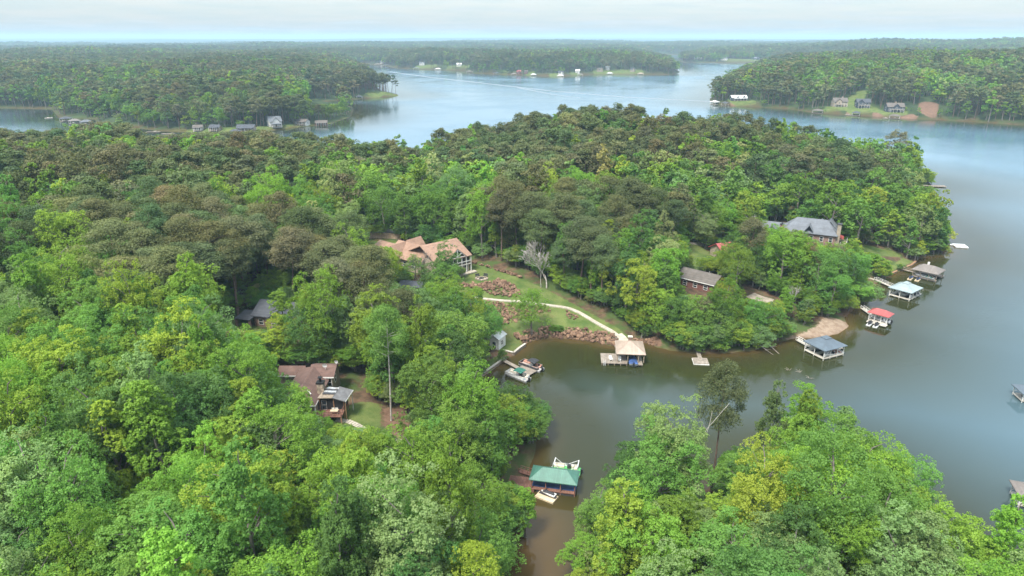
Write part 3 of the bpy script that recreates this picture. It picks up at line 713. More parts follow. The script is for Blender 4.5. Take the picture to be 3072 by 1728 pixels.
def grey_house():
    z = 5.2; o = empty('brick_house', (112.5, 249.5, z), R(-27), 'large brick house with grey hipped and gabled roofs and a tall cream chimney', 'house')
    m = MB().span(-8.2, 9.2, -5.2, 6.2, -2.5, 6.6).span(-17, -8.2, -4, 5, -2.5, 4.4).span(-16, -7, -13, -4, -2.5, 3.0)
    gable_end(m, -17, -4, 5, 4.4, 7.6); m.build('wall', 'brick_brown', o)
    r_ = hip(-9.2, 9.8, -5.9, 6.9, 6.6, 10.8, (-5.0, .5), (5.5, .5), .22)
    for gx_, gw, ww in ((3.4, 2.6, 9.6), (6.6, 2.4, 10.4)):
        g_ = gable(gx_ - gw, gx_ + gw, 0.2, 7.4, 7.6, ww, 'y'); r_.add(g_.v, g_.f)
    g_ = gable(-17.6, -8, -4.7, 5.7, 4.4, 8.0); r_.add(g_.v, g_.f)
    g_ = hip(-16.7, -6.3, -13.7, -3.6, 3.0, 5.6, (-11.5, -9.5), (-11.5, -7.5), .2); r_.add(g_.v, g_.f)
    g_ = gable(-1.6, 1.4, -6.2, -1.5, 7.4, 9.6, 'y'); r_.add(g_.v, g_.f)
    rf_ = r_.build('roof', 'shingle_grey', o)
    d_ = MB().span(-14.2, -12.0, -4.4, -1.5, 5.0, 6.3); d_.build('dormer', 'siding_white', o)
    gable(-14.5, -11.7, -4.8, -1.0, 6.25, 7.5, 'y').build('dormer_roof', 'shingle_grey', o)
    window(o, (-13.1, -4.4, 5.7), .9, .8, '-y')
    chimney(rf_, (-9.6, -4.9, 0), (1.4, 1.4), 8.6, 'brick_brown'); 
    c_ = MB().span(9.22, 10.5, -4.6, -2.6, -2.5, 10.6).build('chimney', 'siding_tan', o); MB().box((9.86, -3.6, 10.75), (1.6, 2.3, .3)).build('chimney_cap', 'charcoal', c_)
    for xx in (-6, -2.5, 1, 4.5, 7.6):
        for zz in (1.6, 4.8): window(o, (xx, -5.2, zz), 1.1, 1.6, '-y')
    for yy in (0, 4): window(o, (9.2, yy, 4.8), 1.1, 1.6, '+x')
    MB().span(9.25, 13.2, -1.8, 6.0, 2.3, 2.55).build('deck', 'timber', o)
    MB().slab([(9.2, -1.2, 5.3), (11.8, -1.2, 4.5), (11.8, 4.0, 4.5), (9.2, 4.0, 5.3)], .08).build('awning', 'metal_red', o)
    for px, py in ((13, -1.6), (13, 2), (13, 5.8), (11, -1.6)): MB().span(px - .12, px + .12, py - .12, py + .12, -3, 3.4).build('post', 'white_paint', o)
    rail(MB(), (13.1, -1.7, 2.55), (13.1, 5.9, 2.55), 1.0).build('railing', 'white_paint', o)
    for xx in (-14, -11): window(o, (xx, -13, 1.4), 1.2, 1.4, '-y')
grey_house()
def red_metal_house():
    o = empty('cottage', (80, 233, 6.8), R(20), 'cottage with a salmon-red metal roof showing between the trees', 'house')
    m = MB().span(-8.5, 8.5, -3.6, 3.6, -2, 2.9); gable_end(m, -8.5, -3.6, 3.6, 2.9, 5.0); gable_end(m, 8.25, -3.6, 3.6, 2.9, 5.0); m.build('wall', 'siding_tan', o)
    gable(-9.1, 9.1, -4.3, 4.3, 2.9, 5.3).build('roof', 'metal_red', o)
    for xx in (-6, -2, 2, 6): window(o, (xx, -3.6, 1.4), 1.1, 1.3, '-y')
    MB().span(-8.7, -6.9, -4.4, -3.6, -2, 2.7).build('entry', 'siding_tan', o)
red_metal_house()
def dark_house():
    z = 8.4; o = empty('brick_house', (-58, 168, z), R(-14), 'long brick house with dark slate roof half hidden behind bright green trees', 'house')
    m = MB().span(-9, 12, -4.5, 4.5, -3.5, 3.2); gable_end(m, -9, -4.5, 4.5, 3.2, 5.6); gable_end(m, 11.75, -4.5, 4.5, 3.2, 5.6); m.build('wall', 'brick_brown', o)
    r_ = gable(-9.6, 12.6, -5.2, 5.2, 3.2, 5.9); g_ = gable(-4.2, 3.6, -6.8, 0, 3.3, 5.75, 'y'); r_.add(g_.v, g_.f)
    rf_ = r_.build('roof', 'shingle_dark', o)
    q_ = MB().span(-3.6, 3.0, -6.3, -4.5, -3.5, 3.2); gable_end(q_, -6.3, -3.6, 3.0, 3.2, 5.3, 'x'); q_.build('gable_wall', 'brick_brown', o)
    MB().slab([(-13.2, -7.0, 2.7), (-8.6, -7.0, 2.7), (-8.6, -2.0, 3.3), (-13.2, -2.0, 3.3)], .2).build('carport_roof', 'shingle_dark', o)
    for px in (-12.9, -9.0): MB().span(px - .25, px + .25, -6.8, -6.3, -1.5, 2.55).build('pillar', 'brick_brown', o)
    for xx in (-2.0, 1.4): window(o, (xx, -6.3, 1.4), 1.2, 1.4, '-y')
    for xx in (-7, 6, 9.5): window(o, (xx, -4.5, 1.4), 1.2, 1.4, '-y')
    window(o, (12, 0, 1.4), 1.2, 1.4, '+x'); window(o, (12, 2.6, -1.2), 1.1, 1.3, '+x')
    MB().span(12, 15, -3.5, 3.5, -.3, 0).build('deck', 'timber', o)
    for px, py in ((14.8, -3.3), (14.8, 0), (14.8, 3.3)): MB().span(px - .09, px + .09, py - .09, py + .09, -3.5, 1.0).build('post', 'timber', o)
dark_house()
# dark open shelter among the trees below the tan house
o = empty('pavilion', (-30.6, 195.4, gz(-30.6, 195.4)), R(-12), 'dark-roofed open pavilion behind grey limbs', 'pavilion')
MB().slab([(-4, -2, 2.5), (4, -2, 2.5), (4, 2, 3.1), (-4, 2, 3.1)], .2).build('roof', 'shingle_dark', o)
for px in (-3.7, 0, 3.7):
    for py in (-1.8, 1.8): MB().span(px - .1, px + .1, py - .1, py + .1, -1, 2.5 if py < 0 else 2.95).build('post', 'timber', o)
MB().span(-4.2, 4.2, -2.6, 2.2, -1, .12).build('slab', 'concrete_grey', o)
# white boat shed at the seawall
o = empty('boat_shed', (-3.9, 169.3, .7), R(-28), 'narrow white boat shed with a pale roof beside the seawall', 'shed')
m = MB().span(-1.4, 1.4, -1.9, 1.9, -1, 3.3); gable_end(m, -1.9, -1.4, 1.4, 3.3, 4.0, 'x'); gable_end(m, 1.65, -1.4, 1.4, 3.3, 4.0, 'x'); m.build('wall', 'white_paint', o)
gable(-1.7, 1.7, -2.3, 2.3, 3.25, 4.15, 'y', .1).build('roof', 'white_metal', o); window(o, (1.4, -0.2, 1.7), .8, 1.1, '+x'); window(o, (0, -1.9, 1.2), 1.0, 2.0, '-y', door=True)

# ------------------------------------------------------------------ paths, walls, rocks, small garden things
def strip(name, pts, w, mat, dz=0.05, n=6):
    """A paved strip that follows the ground; rounded through its points."""
    P_ = [Vector((p[0], p[1], 0)) for p in pts]; out = []
    for i in range(len(P_) - 1):
        p0, p1, p2, p3 = P_[max(i - 1, 0)], P_[i], P_[i + 1], P_[min(i + 2, len(P_) - 1)]
        for k in range(n):
            t_ = k / n; out.append(0.5 * ((2 * p1) + (p2 - p0) * t_ + (2 * p0 - 5 * p1 + 4 * p2 - p3) * t_ ** 2 + (3 * p1 - p0 - 3 * p2 + p3) * t_ ** 3))
    out.append(P_[-1]); vs = []; nn = 4
    for i, p in enumerate(out):
        d_ = (out[min(i + 1, len(out) - 1)] - out[max(i - 1, 0)]).normalized(); s_ = Vector((-d_.y, d_.x, 0))
        for j in range(nn + 1): vs.append(p + s_ * w * (j / nn - .5))
    hz2 = height([v.x for v in vs], [v.y for v in vs])
    row = []
    for i in range(len(out)):
        zc = float(np.max(hz2[i * (nn + 1):(i + 1) * (nn + 1)])) if w < 3 else None
        for j in range(nn + 1): row.append((vs[i * (nn + 1) + j].x, vs[i * (nn + 1) + j].y, (zc if zc is not None else float(hz2[i * (nn + 1) + j])) + dz))
    fs = [(i * (nn + 1) + j, (i + 1) * (nn + 1) + j, (i + 1) * (nn + 1) + j + 1, i * (nn + 1) + j + 1) for i in range(len(out) - 1) for j in range(nn)]
    m = MB().add(row, fs, True)
    lo = [(r_[0], r_[1], r_[2] - .35) for r_ in row]; k = len(row)
    m.add([p for i in range(len(out)) for p in (row[i * (nn + 1)], lo[i * (nn + 1)])], [(2 * i, 2 * i + 1, 2 * i + 3, 2 * i + 2) for i in range(len(out) - 1)])
    m.add([p for i in range(len(out)) for p in (row[i * (nn + 1) + nn], lo[i * (nn + 1) + nn])], [(2 * i, 2 * i + 2, 2 * i + 3, 2 * i + 1) for i in range(len(out) - 1)])
    return tag(m.build(name, mat), kind='structure')
strip('garden_path', [(-24, 201.5), (-20.6, 199.6), (-15.9, 197), (-10.9, 194.6), (-6.4, 194.2), (2.1, 194.7), (8.5, 193.1), (15.7, 191.5), (19.8, 188.5), (23.7, 183.8), (27.7, 178.6), (29.8, 175.4)], 1.35, 'concrete')
strip('dock_apron', [(29.6, 176), (30.9, 173.6), (31.6, 170.2)], 3.4, 'concrete', .09)
strip('driveway', [(-46, 224), (-50.1, 228.5), (-54, 233), (-60, 240), (-72, 247)], 5.0, 'concrete', .07)
strip('lane', [(-75, 249), (-52.2, 247.5), (-46.7, 250.6), (-38, 256), (-26, 268)], 5.0, 'asphalt', .08)
strip('garden_path', [(68, 193.4), (71.1, 191.9), (73.8, 191.3), (75.6, 189)], 1.2, 'concrete')
strip('shore_path', [(119, 229), (122.5, 226.6), (126.2, 224.6)], 1.2, 'concrete')
strip('shore_path', [(102.5, 203.5), (106, 200.2), (108.2, 198)], 1.0, 'concrete')
strip('patio', [(74.4, 199.6), (76.5, 196.8), (79.5, 194.5)], 4.2, 'patio_tan', .10)
strip('drive', [(58, 246), (66, 241), (74, 246)], 2.6, 'concrete', .08)
strip('house_walk', [(-72, 160), (-69.5, 157.5), (-68.4, 154.5), (-70, 150)], 1.6, 'concrete', .06)
# boat ramp between the two seawall lengths
MB().add([(-4.6, 164.6, .75), (-2.6, 167.2, .75), (1.3, 165.6, -.5), (-.6, 162.8, -.5), (-4.6, 164.6, -.6), (-2.6, 167.2, -.6), (1.3, 165.6, -.9), (-.6, 162.8, -.9)], [(3, 2, 1, 0), (4, 5, 6, 7), (0, 1, 5, 4), (2, 3, 7, 6), (1, 2, 6, 5), (3, 0, 4, 7)]).build('boat_ramp', 'concrete')
tag(bpy.data.objects['boat_ramp'], kind='structure')
def seawall(pts, label, top=.85, mat='dock_pale'):
    o = empty('seawall', (pts[0][0], pts[0][1], 0), 0, label, 'wall')
    for i in range(len(pts) - 1):
        a_, b_ = Vector((*pts[i], 0)) - o.location, Vector((*pts[i + 1], 0)) - o.location
        MB().bar(a_ + Vector((0, 0, top - .75)), b_ + Vector((0, 0, top - .75)), .3, 1.5).build('wall_panel', 'timber', o)
        MB().bar(a_ + Vector((0, 0, top + .06)), b_ + Vector((0, 0, top + .06)), .62, .12).build('coping', mat, o)
    return o
seawall([(3.7, 171.0), (2.0, 168.3), (.45, 165.3), (-1.0, 166.1), (-2.4, 166.9)], 'pale timber seawall bending round the lawn corner by the boat shed')
seawall([(-1.6, 162.6), (-3.4, 159.7), (-5.3, 156.6), (-7.4, 153.2), (-9.4, 149.9)], 'long straight pale timber seawall behind the pontoon boats')
seawall([(152.6, 245.6), (148.2, 240.9), (141.4, 235.9)], 'low brown timber seawall on the grassy shore', .55, 'cedar')
seawall([(139.4, 234.2), (136.6, 231.9), (133.4, 229.6)], 'short brown timber seawall beside the walkway', .55, 'cedar')
rockm = []
for k in range(8):
    r_ = np.random.default_rng(500 + k); bm = bmesh.new(); bmesh.ops.create_icosphere(bm, subdivisions=1 if k < 6 else 2, radius=.5)
    st = r_.uniform(.65, 1.15, 3)
    for v in bm.verts: v.co = Vector((v.co.x * st[0] * r_.uniform(.8, 1.2), v.co.y * st[1] * r_.uniform(.8, 1.2), v.co.z * st[2] * .8 * r_.uniform(.75, 1.2)))
    me = bpy.data.meshes.new('rock'); bm.to_mesh(me); bm.free(); me.materials.append(M['rock']); rockm.append(me)
def rock_bank(loc, pos, label, name='rock_bank', cat='rocks'):
    """pos: (x, y, z, size) of each boulder."""
    o = empty(name, (loc[0], loc[1], 0), 0, label, cat)
    pos = sorted(pos, key=lambda p: -p[3])
    for k, (x_, y_, z_, s_) in enumerate(pos[:295]):
        q_ = bpy.data.objects.new('rock', rockm[random.randrange(8)]); COL.objects.link(q_); q_.parent = o
        q_.location = (x_ - loc[0], y_ - loc[1], z_); q_.rotation_euler = (random.uniform(0, 6), random.uniform(-.5, .5), random.uniform(0, 6)); q_.scale = (s_, s_, s_ * .9)
    if len(pos) > 295:
        m = MB()
        for x_, y_, z_, s_ in pos[295:]:
            me = rockm[random.randrange(6)]; a_ = random.uniform(0, 6); cs, sn = math.cos(a_) * s_, math.sin(a_) * s_
            m.add([(x_ - loc[0] + v.co.x * cs - v.co.y * sn, y_ - loc[1] + v.co.x * sn + v.co.y * cs, z_ + v.co.z * s_) for v in me.vertices], [tuple(f.vertices) for f in me.polygons])
        tag(m.build('rubble', 'rock', o), kind='stuff')
    return o
random.seed(11)
def fill(poly, n, s0, s1, lift=0.0):
    xs = [p[0] for p in poly]; ys = [p[1] for p in poly]; out = []
    X_ = np.random.default_rng(len(poly) * 7 + n).uniform(size=(n * 4, 2)); X_[:, 0] = min(xs) + X_[:, 0] * (max(xs) - min(xs)); X_[:, 1] = min(ys) + X_[:, 1] * (max(ys) - min(ys))
    X_ = X_[poly_dist(X_[:, 0], X_[:, 1], poly) > -.1][:n]; Z_ = height(X_[:, 0], X_[:, 1])
    return [(a, b_, c_ + lift + random.uniform(-.05, .3), s0 + (s1 - s0) * random.random() ** 3.0) for (a, b_), c_ in zip(X_, Z_)]
PILE1 = [(-17.6, 203.4), (-10.5, 204.0), (-7, 205.6), (-4.6, 207.6), (-1.5, 206), (2.2, 202.3), (2.6, 199.4), (1.4, 197.2), (-5.2, 196.8), (-10.3, 199.6), (-16.2, 201.6)]
PILE2 = [(-8.1, 191.6), (-7.1, 192.6), (2.1, 192.6), (7, 191.4), (11.4, 190.8), (11.6, 188.6), (7, 188.2), (4.6, 186.2), (.1, 181.8), (-2.8, 180.2), (-5.4, 185.3)]
PILE3 = [(15.8, 189.4), (19.6, 186), (18.6, 184.6), (16.4, 185.4)]
PILE4 = [(-21.4, 194.6), (-18.2, 194.6), (-17.6, 191.6), (-20.6, 190.8)]
rock_bank((-6, 202), fill(PILE1, 480, .42, 1.7, .2), 'upper bank of rusty brown boulders below the fire pit lawn')
rock_bank((0, 187), fill(PILE2, 470, .42, 1.6, .15), 'middle bank of brown boulders between the path and the lower lawn')
rock_bank((17.5, 187), fill(PILE3, 34, .5, 1.1, .1), 'small heap of brown rocks beside the bend of the path')
rock_bank((-19.5, 193), fill(PILE4, 40, .5, 1.1, .1), 'small heap of brown rocks below the tan house path')
edge_ = [(3.2, 172.0), (4.9, 173.9), (8.1, 176.2), (12.3, 176.7), (17.5, 175.6), (21.9, 174.8), (25.8, 172.3), (28.6, 171.2)]
pos = []
for i in range(len(edge_) - 1):
    a_, b_ = Vector(edge_[i]), Vector(edge_[i + 1]); l_ = (b_ - a_).length; n_ = Vector((-(b_ - a_).y, (b_ - a_).x)).normalized()
    for k in range(int(l_ * 19)):
        u_ = random.uniform(-.3, 4.3); p = a_.lerp(b_, random.random()) + n_ * u_
        pos.append((p.x, p.y, max(gz(p.x, p.y), -.1) + .10 + .45 * max(0, min(1, u_ / 1.6)) + random.uniform(-.05, .2), .40 + 1.25 * random.random() ** 2.6 * (1.25 if u_ < 1.5 else 1)))
rock_bank((15, 177), pos, 'riprap of tan and brown boulders round the edge of the cove')
pos = [(33 + random.uniform(0, 7), 173.6 + random.uniform(-2.4, 1.2), 0, random.uniform(.4, 1.0)) for k in range(60)]
pos = [(a, b_, max(gz(a, b_), -.2) + .1, s_) for a, b_, c_, s_ in pos if float(shore(a, b_)[0]) > -.8]
rock_bank((36, 173), pos, 'scattered rocks on the bank beside the tan dock shelter')
pos = []
for a_, b_ in (((-14.2, 224.4), (-6.6, 217.6)), ((-6.6, 217.6), (-.4, 212.2)), ((-.4, 212.2), (3.5, 209))):
    for k in range(30):
        f = random.random(); x_, y_ = a_[0] + f * (b_[0] - a_[0]), a_[1] + f * (b_[1] - a_[1])
        pos.append((x_ + random.uniform(-.25, .25), y_ + random.uniform(-.25, .25), gz(x_, y_) + random.uniform(.1, .8), random.uniform(.6, 1.0)))
rock_bank((-5, 217), pos, 'dry stone retaining wall curving along the edge of the lawn', 'retaining_wall', 'wall')
fp = empty('fire_pit', (-9.9, 209.2, gz(-9.9, 209.2)), 0, 'round pale stone fire pit on the lawn below the porch', 'fire pit')
m = MB(); n = 20
for k in range(n):
    a0 = 2 * math.pi * k / n
    MB().box((1.9 * math.cos(a0), 1.5 * math.sin(a0), .12), (.5, .4, .5), a0).build('stone', 'stone', fp)
MB().ell((0, 0, -.02), (1.8, 1.4, .14)).build('ash_bed', 'concrete', fp)
for k in range(4): MB().tube([(-.8 + .4 * k, -.5, .2), (-.2 + .3 * k, .6, .45)], .12, 7).build('log', 'charcoal', fp)
for k, (x_, y_, rz, lab) in enumerate(((-11.3, 211.4, 20, 'dark bench left of the fire pit'), (-8.7, 211.6, -15, 'dark bench right of the fire pit'))):
    c_ = empty('garden_bench', (x_, y_, gz(x_, y_)), R(rz), lab + ' on the upper lawn', 'bench', 'benches round the fire pit')
    MB().box((0, 0, .44), (1.4, .5, .08)).build('seat', 'charcoal', c_); MB().box((0, .26, .78), (1.4, .07, .5)).build('backrest', 'charcoal', c_)
    for sx in (-.6, .6): MB().box((sx, 0, .2), (.1, .45, .42)).build('leg', 'charcoal', c_)
fe = empty('privacy_fence', (-46, 241.6, 0), 0, 'tan board privacy fence at the back of the tan house yard', 'fence')
fpts = [(-54.5, 241.2), (-51.3, 242.2), (-48, 242.6), (-44.6, 242.3), (-41.2, 241.6), (-40.6, 239.6)]
for i in range(5):
    a_, b_ = fpts[i], fpts[i + 1]; za, zb = gz(*a_), gz(*b_)
    o_ = MB().box((0, 0, 0), (math.dist(a_, b_), .08, 2.1)).build('fence_panel', 'fence_boards', fe)
    o_.location = ((a_[0] + b_[0]) / 2 + 46, (a_[1] + b_[1]) / 2 - 241.6, (za + zb) / 2 + 1.0); o_.rotation_euler = (0, 0, math.atan2(b_[1] - a_[1], b_[0] - a_[0]))
    MB().box((a_[0] + 46, a_[1] - 241.6, za + 1.1), (.14, .14, 2.4)).build('post', 'timber', fe)
up = empty('utility_pole', (91.5, 251, gz(91.5, 251)), 0, 'grey utility pole with a transformer can between the brick houses', 'pole')
MB().tube([(0, 0, -.5), (0, 0, 10.5)], [.16, .11], 8).build('pole', 'log_grey', up); MB().bar((-1.0, 0, 9.8), (1.0, 0, 9.8), .12).build('crossarm', 'log_grey', up)
MB().tube([(.3, -.1, 8.4), (.3, -.1, 9.3)], .22, 10).build('transformer', 'white_metal', up)
# ------------------------------------------------------------------ boats
def pontoon_boat(loc, rz, label, hull='white_metal', seat='vinyl_cream', canopy=None, floor='concrete_grey', Lg=6.6, folded=False):
    """Twin tubes, deck, fenced sides, seats, helm, outboard; canopy on hoops. Bow at -x."""
    o = empty('pontoon_boat', (*loc, 0), rz, label, 'boat'); a = Lg / 2
    for sy in (-.85, .85):
        MB().tube([(-a - .25, sy, .30), (-a + .5, sy, .18), (a, sy, .18)], [.08, .3, .3], 10).build('pontoon', 'galvanised', o)
    MB().span(-a, a, -1.25, 1.25, .46, .58).build('deck', floor, o)
    f = MB()
    for p, q in (((-a + .1, -1.2), (a - .6, -1.2)), ((-a + .1, 1.2), (a - .6, 1.2)), ((-a + .1, -1.2), (-a + .1, 1.2)), ((a - .6, -1.2), (a - .6, -.45)), ((a - .6, .45), (a - .6, 1.2))):
        f.bar((*p, .90), (*q, .90), .05, .60)
    f.build('side_fence', hull, o)
    rl = MB()
    for p, q in (((-a + .1, -1.2), (a - .6, -1.2)), ((-a + .1, 1.2), (a - .6, 1.2)), ((-a + .1, -1.2), (-a + .1, 1.2))): rl.bar((*p, 1.26), (*q, 1.26), .05)
    for px in np.linspace(-a + .1, a - .6, 6):
        for sy in (-1.2, 1.2): rl.bar((px, sy, .6), (px, sy, 1.26), .05)
    rl.build('rail', 'galvanised', o)
    for x0, x1, y0, y1 in ((-a + .25, -a + 2.3, -1.12, -.5), (-a + .25, -a + 2.3, .5, 1.12), (a - 2.3, a - .75, -1.12, -.45), (a - 1.3, a - .75, .2, 1.12)):
        s_ = MB().span(x0, x1, y0, y1, .58, .95)
        yb = y0 if y0 < 0 else y1 - .14
        s_.span(x0, x1, yb, yb + .14, .95, 1.25); s_.build('seat', seat, o)
    MB().span(.1, .75, .45, 1.0, .58, 1.35).build('helm', 'charcoal', o); MB().box((-.05, .72, 1.5), (.06, .5, .3)).build('windscreen', 'window_glass', o)
    MB().span(.95, 1.4, .45, .95, .58, 1.3).build('helm_seat', seat, o)
    mt = MB().box((a + .2, 0, .85), (.42, .36, .65)).build('outboard_motor', 'black_plastic', o); MB().box((a + .2, 0, .2), (.14, .12, .9)).build('motor_leg', 'black_plastic', mt)
    if canopy and not folded:
        c_ = MB(); n = 8
        for j in range(n):
            x0, x1 = -.7 + 2.5 * j / n, -.7 + 2.5 * (j + 1) / n
            h0, h1 = 2.35 + .18 * math.sin(math.pi * j / n), 2.35 + .18 * math.sin(math.pi * (j + 1) / n)
            for y0, y1, d0, d1 in ((-1.2, -.5, -.14, 0), (-.5, .5, 0, 0), (.5, 1.2, 0, -.14)):
                c_.add([(x0, y0, h0 + d0), (x1, y0, h1 + d0), (x1, y1, h1 + d1), (x0, y1, h0 + d1), (x0, y0, h0 + d0 - .05), (x1, y0, h1 + d0 - .05), (x1, y1, h1 + d1 - .05), (x0, y1, h0 + d1 - .05)], [(0, 1, 2, 3), (7, 6, 5, 4), (0, 4, 5, 1), (2, 6, 7, 3)], True)
        cn = c_.build('canopy', canopy, o); h_ = MB()
        for sy in (-1.18, 1.18):
            h_.bar((.5, sy, 1.2), (-.65, sy, 2.22), .045); h_.bar((.5, sy, 1.2), (1.75, sy, 2.22), .045); h_.bar((.5, sy, 1.2), (.55, sy, 2.4), .045)
        h_.build('canopy_frame', 'galvanised', cn)
    if folded:
        for x0, x1 in ((-a + 1.7, -a + .5), (a - 2.4, a - .5)):
            h_ = MB(); h_.bar((x0, 1.2, 1.26), (x1, 1.15, 2.3), .07); h_.bar((x0, -1.2, 1.26), (x1, -1.15, 2.3), .07); h_.bar((x1, -1.15, 2.3), (x1, 1.15, 2.3), .14, .18)
            h_.build('folded_canopy', 'white_metal', o)
    return o
def hull_mesh(Lg, W, hgt_, z0, name, mat, o, flat=False):
    """Lofted hull, bow at -x: flared stations with a keel."""
    m = MB(); st = []
    for k in range(9):
        f = k / 8; x_ = -Lg / 2 + Lg * f; w = W / 2 * (1 - (1 - f) ** 2.6) ** .75 if f > 0 else .02; sh_ = hgt_ * (1.15 - .15 * f); kd = z0 + .22 * (1 - f) ** 2 * hgt_ * 2
        st.append([(x_, -w, z0 + sh_), (x_, -w * .86, z0 + sh_ * .45), (x_, 0, kd - .12), (x_, w * .86, z0 + sh_ * .45), (x_, w, z0 + sh_)])
    vs = [p for s_ in st for p in s_]
    fs = [(i * 5 + j, i * 5 + j + 1, (i + 1) * 5 + j + 1, (i + 1) * 5 + j) for i in range(8) for j in range(4)] + [tuple(40 + j for j in range(5))]
    m.add(vs, fs, True)
    top = [s_[0] for s_ in st] + [s_[4] for s_ in st[::-1]]
    m.add([(p[0], p[1] * .96, p[2] - (.02 if flat else .16)) for p in top], [tuple(range(len(top)))])
    return m.build(name, mat, o)
def runabout(loc, rz, label, hull='white_metal', trim='charcoal', cover=None, z=.35):
    o = empty('motorboat', (*loc, z), rz, label, 'boat')
    hull_mesh(6.2, 2.3, .85, 0, 'hull', hull, o)
    if cover: 
        m = MB(); vs = []
        for k in range(8):
            f = k / 7; x_ = -2.9 + 5.9 * f; w = 1.17 * (1 - (1 - f) ** 2.4) ** .7 if f else .08; h_ = .95 + .55 * math.sin(math.pi * min(1, f * 1.15)) ** 1.5
            vs += [(x_, -w, .82), (x_, -w * .5, (.82 + h_) / 2 + .15), (x_, 0, h_), (x_, w * .5, (.82 + h_) / 2 + .15), (x_, w, .82)]
        m.add(vs, [(i * 5 + j, i * 5 + j + 1, (i + 1) * 5 + j + 1, (i + 1) * 5 + j) for i in range(7) for j in range(4)] + [tuple(35 + j for j in range(5))], True); m.build('cover', cover, o)
    else:
        MB().add([(-.7, -.95, .85), (-.7, .95, .85), (-.35, .85, 1.35), (-.35, -.85, 1.35), (-.66, -.95, .85), (-.66, .95, .85), (-.31, .85, 1.35), (-.31, -.85, 1.35)], [(0, 1, 2, 3), (7, 6, 5, 4), (2, 1, 5, 6), (0, 3, 7, 4), (3, 2, 6, 7)]).build('windscreen', 'window_glass', o)
        for x_, y_ in ((.2, -.5), (.2, .5)): MB().span(x_, x_ + .5, y_ - .28, y_ + .28, .5, .9).span(x_ + .42, x_ + .55, y_ - .28, y_ + .28, .9, 1.3).build('seat', trim, o)
        MB().span(1.7, 2.3, -.95, .95, .5, .95).build('bench_seat', trim, o)
    mt = MB().box((3.3, 0, .95), (.5, .42, .7)).build('outboard_motor', 'black_plastic', o); MB().box((3.3, 0, .2), (.16, .14, 1.0)).build('motor_leg', 'black_plastic', mt)
    return o
def jet_ski(loc, rz, label, hull='white_metal', trim='charcoal', z=.38, group=None):
    o = empty('jet_ski', (*loc, z), rz, label, 'jet ski', group)
    hull_mesh(3.0, 1.15, .42, 0, 'hull', hull, o, True)
    m = MB(); vs = []
    for k, (x_, w, h_) in enumerate(((-1.1, .22, .5), (-.7, .34, .78), (-.35, .30, .92), (-.05, .24, .72), (.5, .24, .80), (1.1, .22, .78), (1.3, .2, .45))): vs += [(x_, -w, .40), (x_, -w * .7, h_), (x_, w * .7, h_), (x_, w, .40)]
    m.add(vs, [(i * 4 + j, i * 4 + j + 1, (i + 1) * 4 + j + 1, (i + 1) * 4 + j) for i in range(6) for j in range(3)] + [(24, 25, 26, 27)], True); m.build('seat', trim, o)
    MB().bar((-.4, -.38, 1.02), (-.4, .38, 1.02), .06).bar((-.45, 0, .8), (-.4, 0, 1.02), .1).build('handlebar', 'black_plastic', o)
    return o

# ------------------------------------------------------------------ docks and boathouses
def boathouse(loc, rz, W, D_, roof, label, eave=3.0, rise=2.0, ridge=0.0, cap=True, fingers=(-1, 0, 1), deck='dock_pale', post='white_paint', overhang=.45, gang=None, fw=1.1, back=1.2, apron=None, brace=True, deckz=.5, open_side='+x', lift=True):
    """Roofed dock: finger decks along local x, a cross walk at -x, posts with braces, hipped roof with a raised cap."""
    o = empty('boathouse', (*loc, 0), rz, label, 'boathouse')
    w, d = W / 2 - overhang, D_ / 2 - overhang
    ys = {-1: (-d, -d + fw), 0: (-fw / 2, fw / 2), 1: (d - fw, d)}
    for k in fingers: 
        fd = MB().span(-w + back, w, ys[k][0], ys[k][1], deckz - .16, deckz).build('finger_deck', deck, o)
        MB().span(-w + back, w, ys[k][0] + .12, ys[k][1] - .12, -.25, deckz - .17).build('float', 'charcoal', fd)
    MB().span(-w, -w + back - .01, -d, d, deckz - .16, deckz).build('walk_deck', deck, o)
    for k in sorted(set((-1, 1) + tuple(fingers))):
        yy = {-1: -d + .12, 0: 0, 1: d - .12}[k]
        for px in (-w + .12, -w / 3, w / 3, w - .12) if k else (-w + .12, w - .12):
            MB().span(px - .08, px + .08, yy - .08, yy + .08, -.9, eave).build('post', post, o)
        if brace and k:
            bm_ = MB()
            for p, q in ((-w + .12, -w / 3), (w - .12, w / 3)): bm_.bar((p, yy, deckz + .3), (q, yy, eave - .15), .09)
            bm_.bar((-w, yy, eave - .1), (w, yy, eave - .1), .12, .2); bm_.build('brace', post, o)
    X, Y = W / 2, D_ / 2
    r0, r1 = ((-ridge / 2, 0), (ridge / 2, 0)) if ridge > 0 else ((0, 0), (0, 0))
    rf_ = hip(-X, X, -Y, Y, eave, eave + rise, r0, r1).build('roof', roof, o)
    if cap:
        k = .26; zt = eave + rise
        hip(-X * k, X * k, -Y * k, Y * k, eave + rise * (1 - k) + .18, zt + .25, (0, 0), (0, 0), .1).build('roof_cap', roof, rf_)
    if gang:
        gx_, gy_ = gang; c_, s_ = math.cos(-rz), math.sin(-rz); dx, dy = gx_ - loc[0], gy_ - loc[1]; e = Vector((dx * c_ - dy * s_, dx * s_ + dy * c_, .75))
        st = Vector((-w + .5 if e.x < 0 else w - .5, max(-d, min(d, e.y)), deckz + .02)) if abs(e.x) > w else Vector((max(-w, min(w, e.x)), d if e.y > 0 else -d, deckz + .02))
        g_ = MB().bar(st, e, 1.1, .12).build('gangway', deck, o)
        dd = (e - st).normalized(); sd_ = Vector((-dd.y, dd.x, 0)) * .5; q = MB()
        for s2 in (-1, 1): rail(q, st + sd_ * s2, e + sd_ * s2, .9, 4)
        q.build('gangway_rail', post, g_)
    if apron:
        MB().span(*apron, deckz - .18, deckz).build('swim_platform', deck, o)
    return o
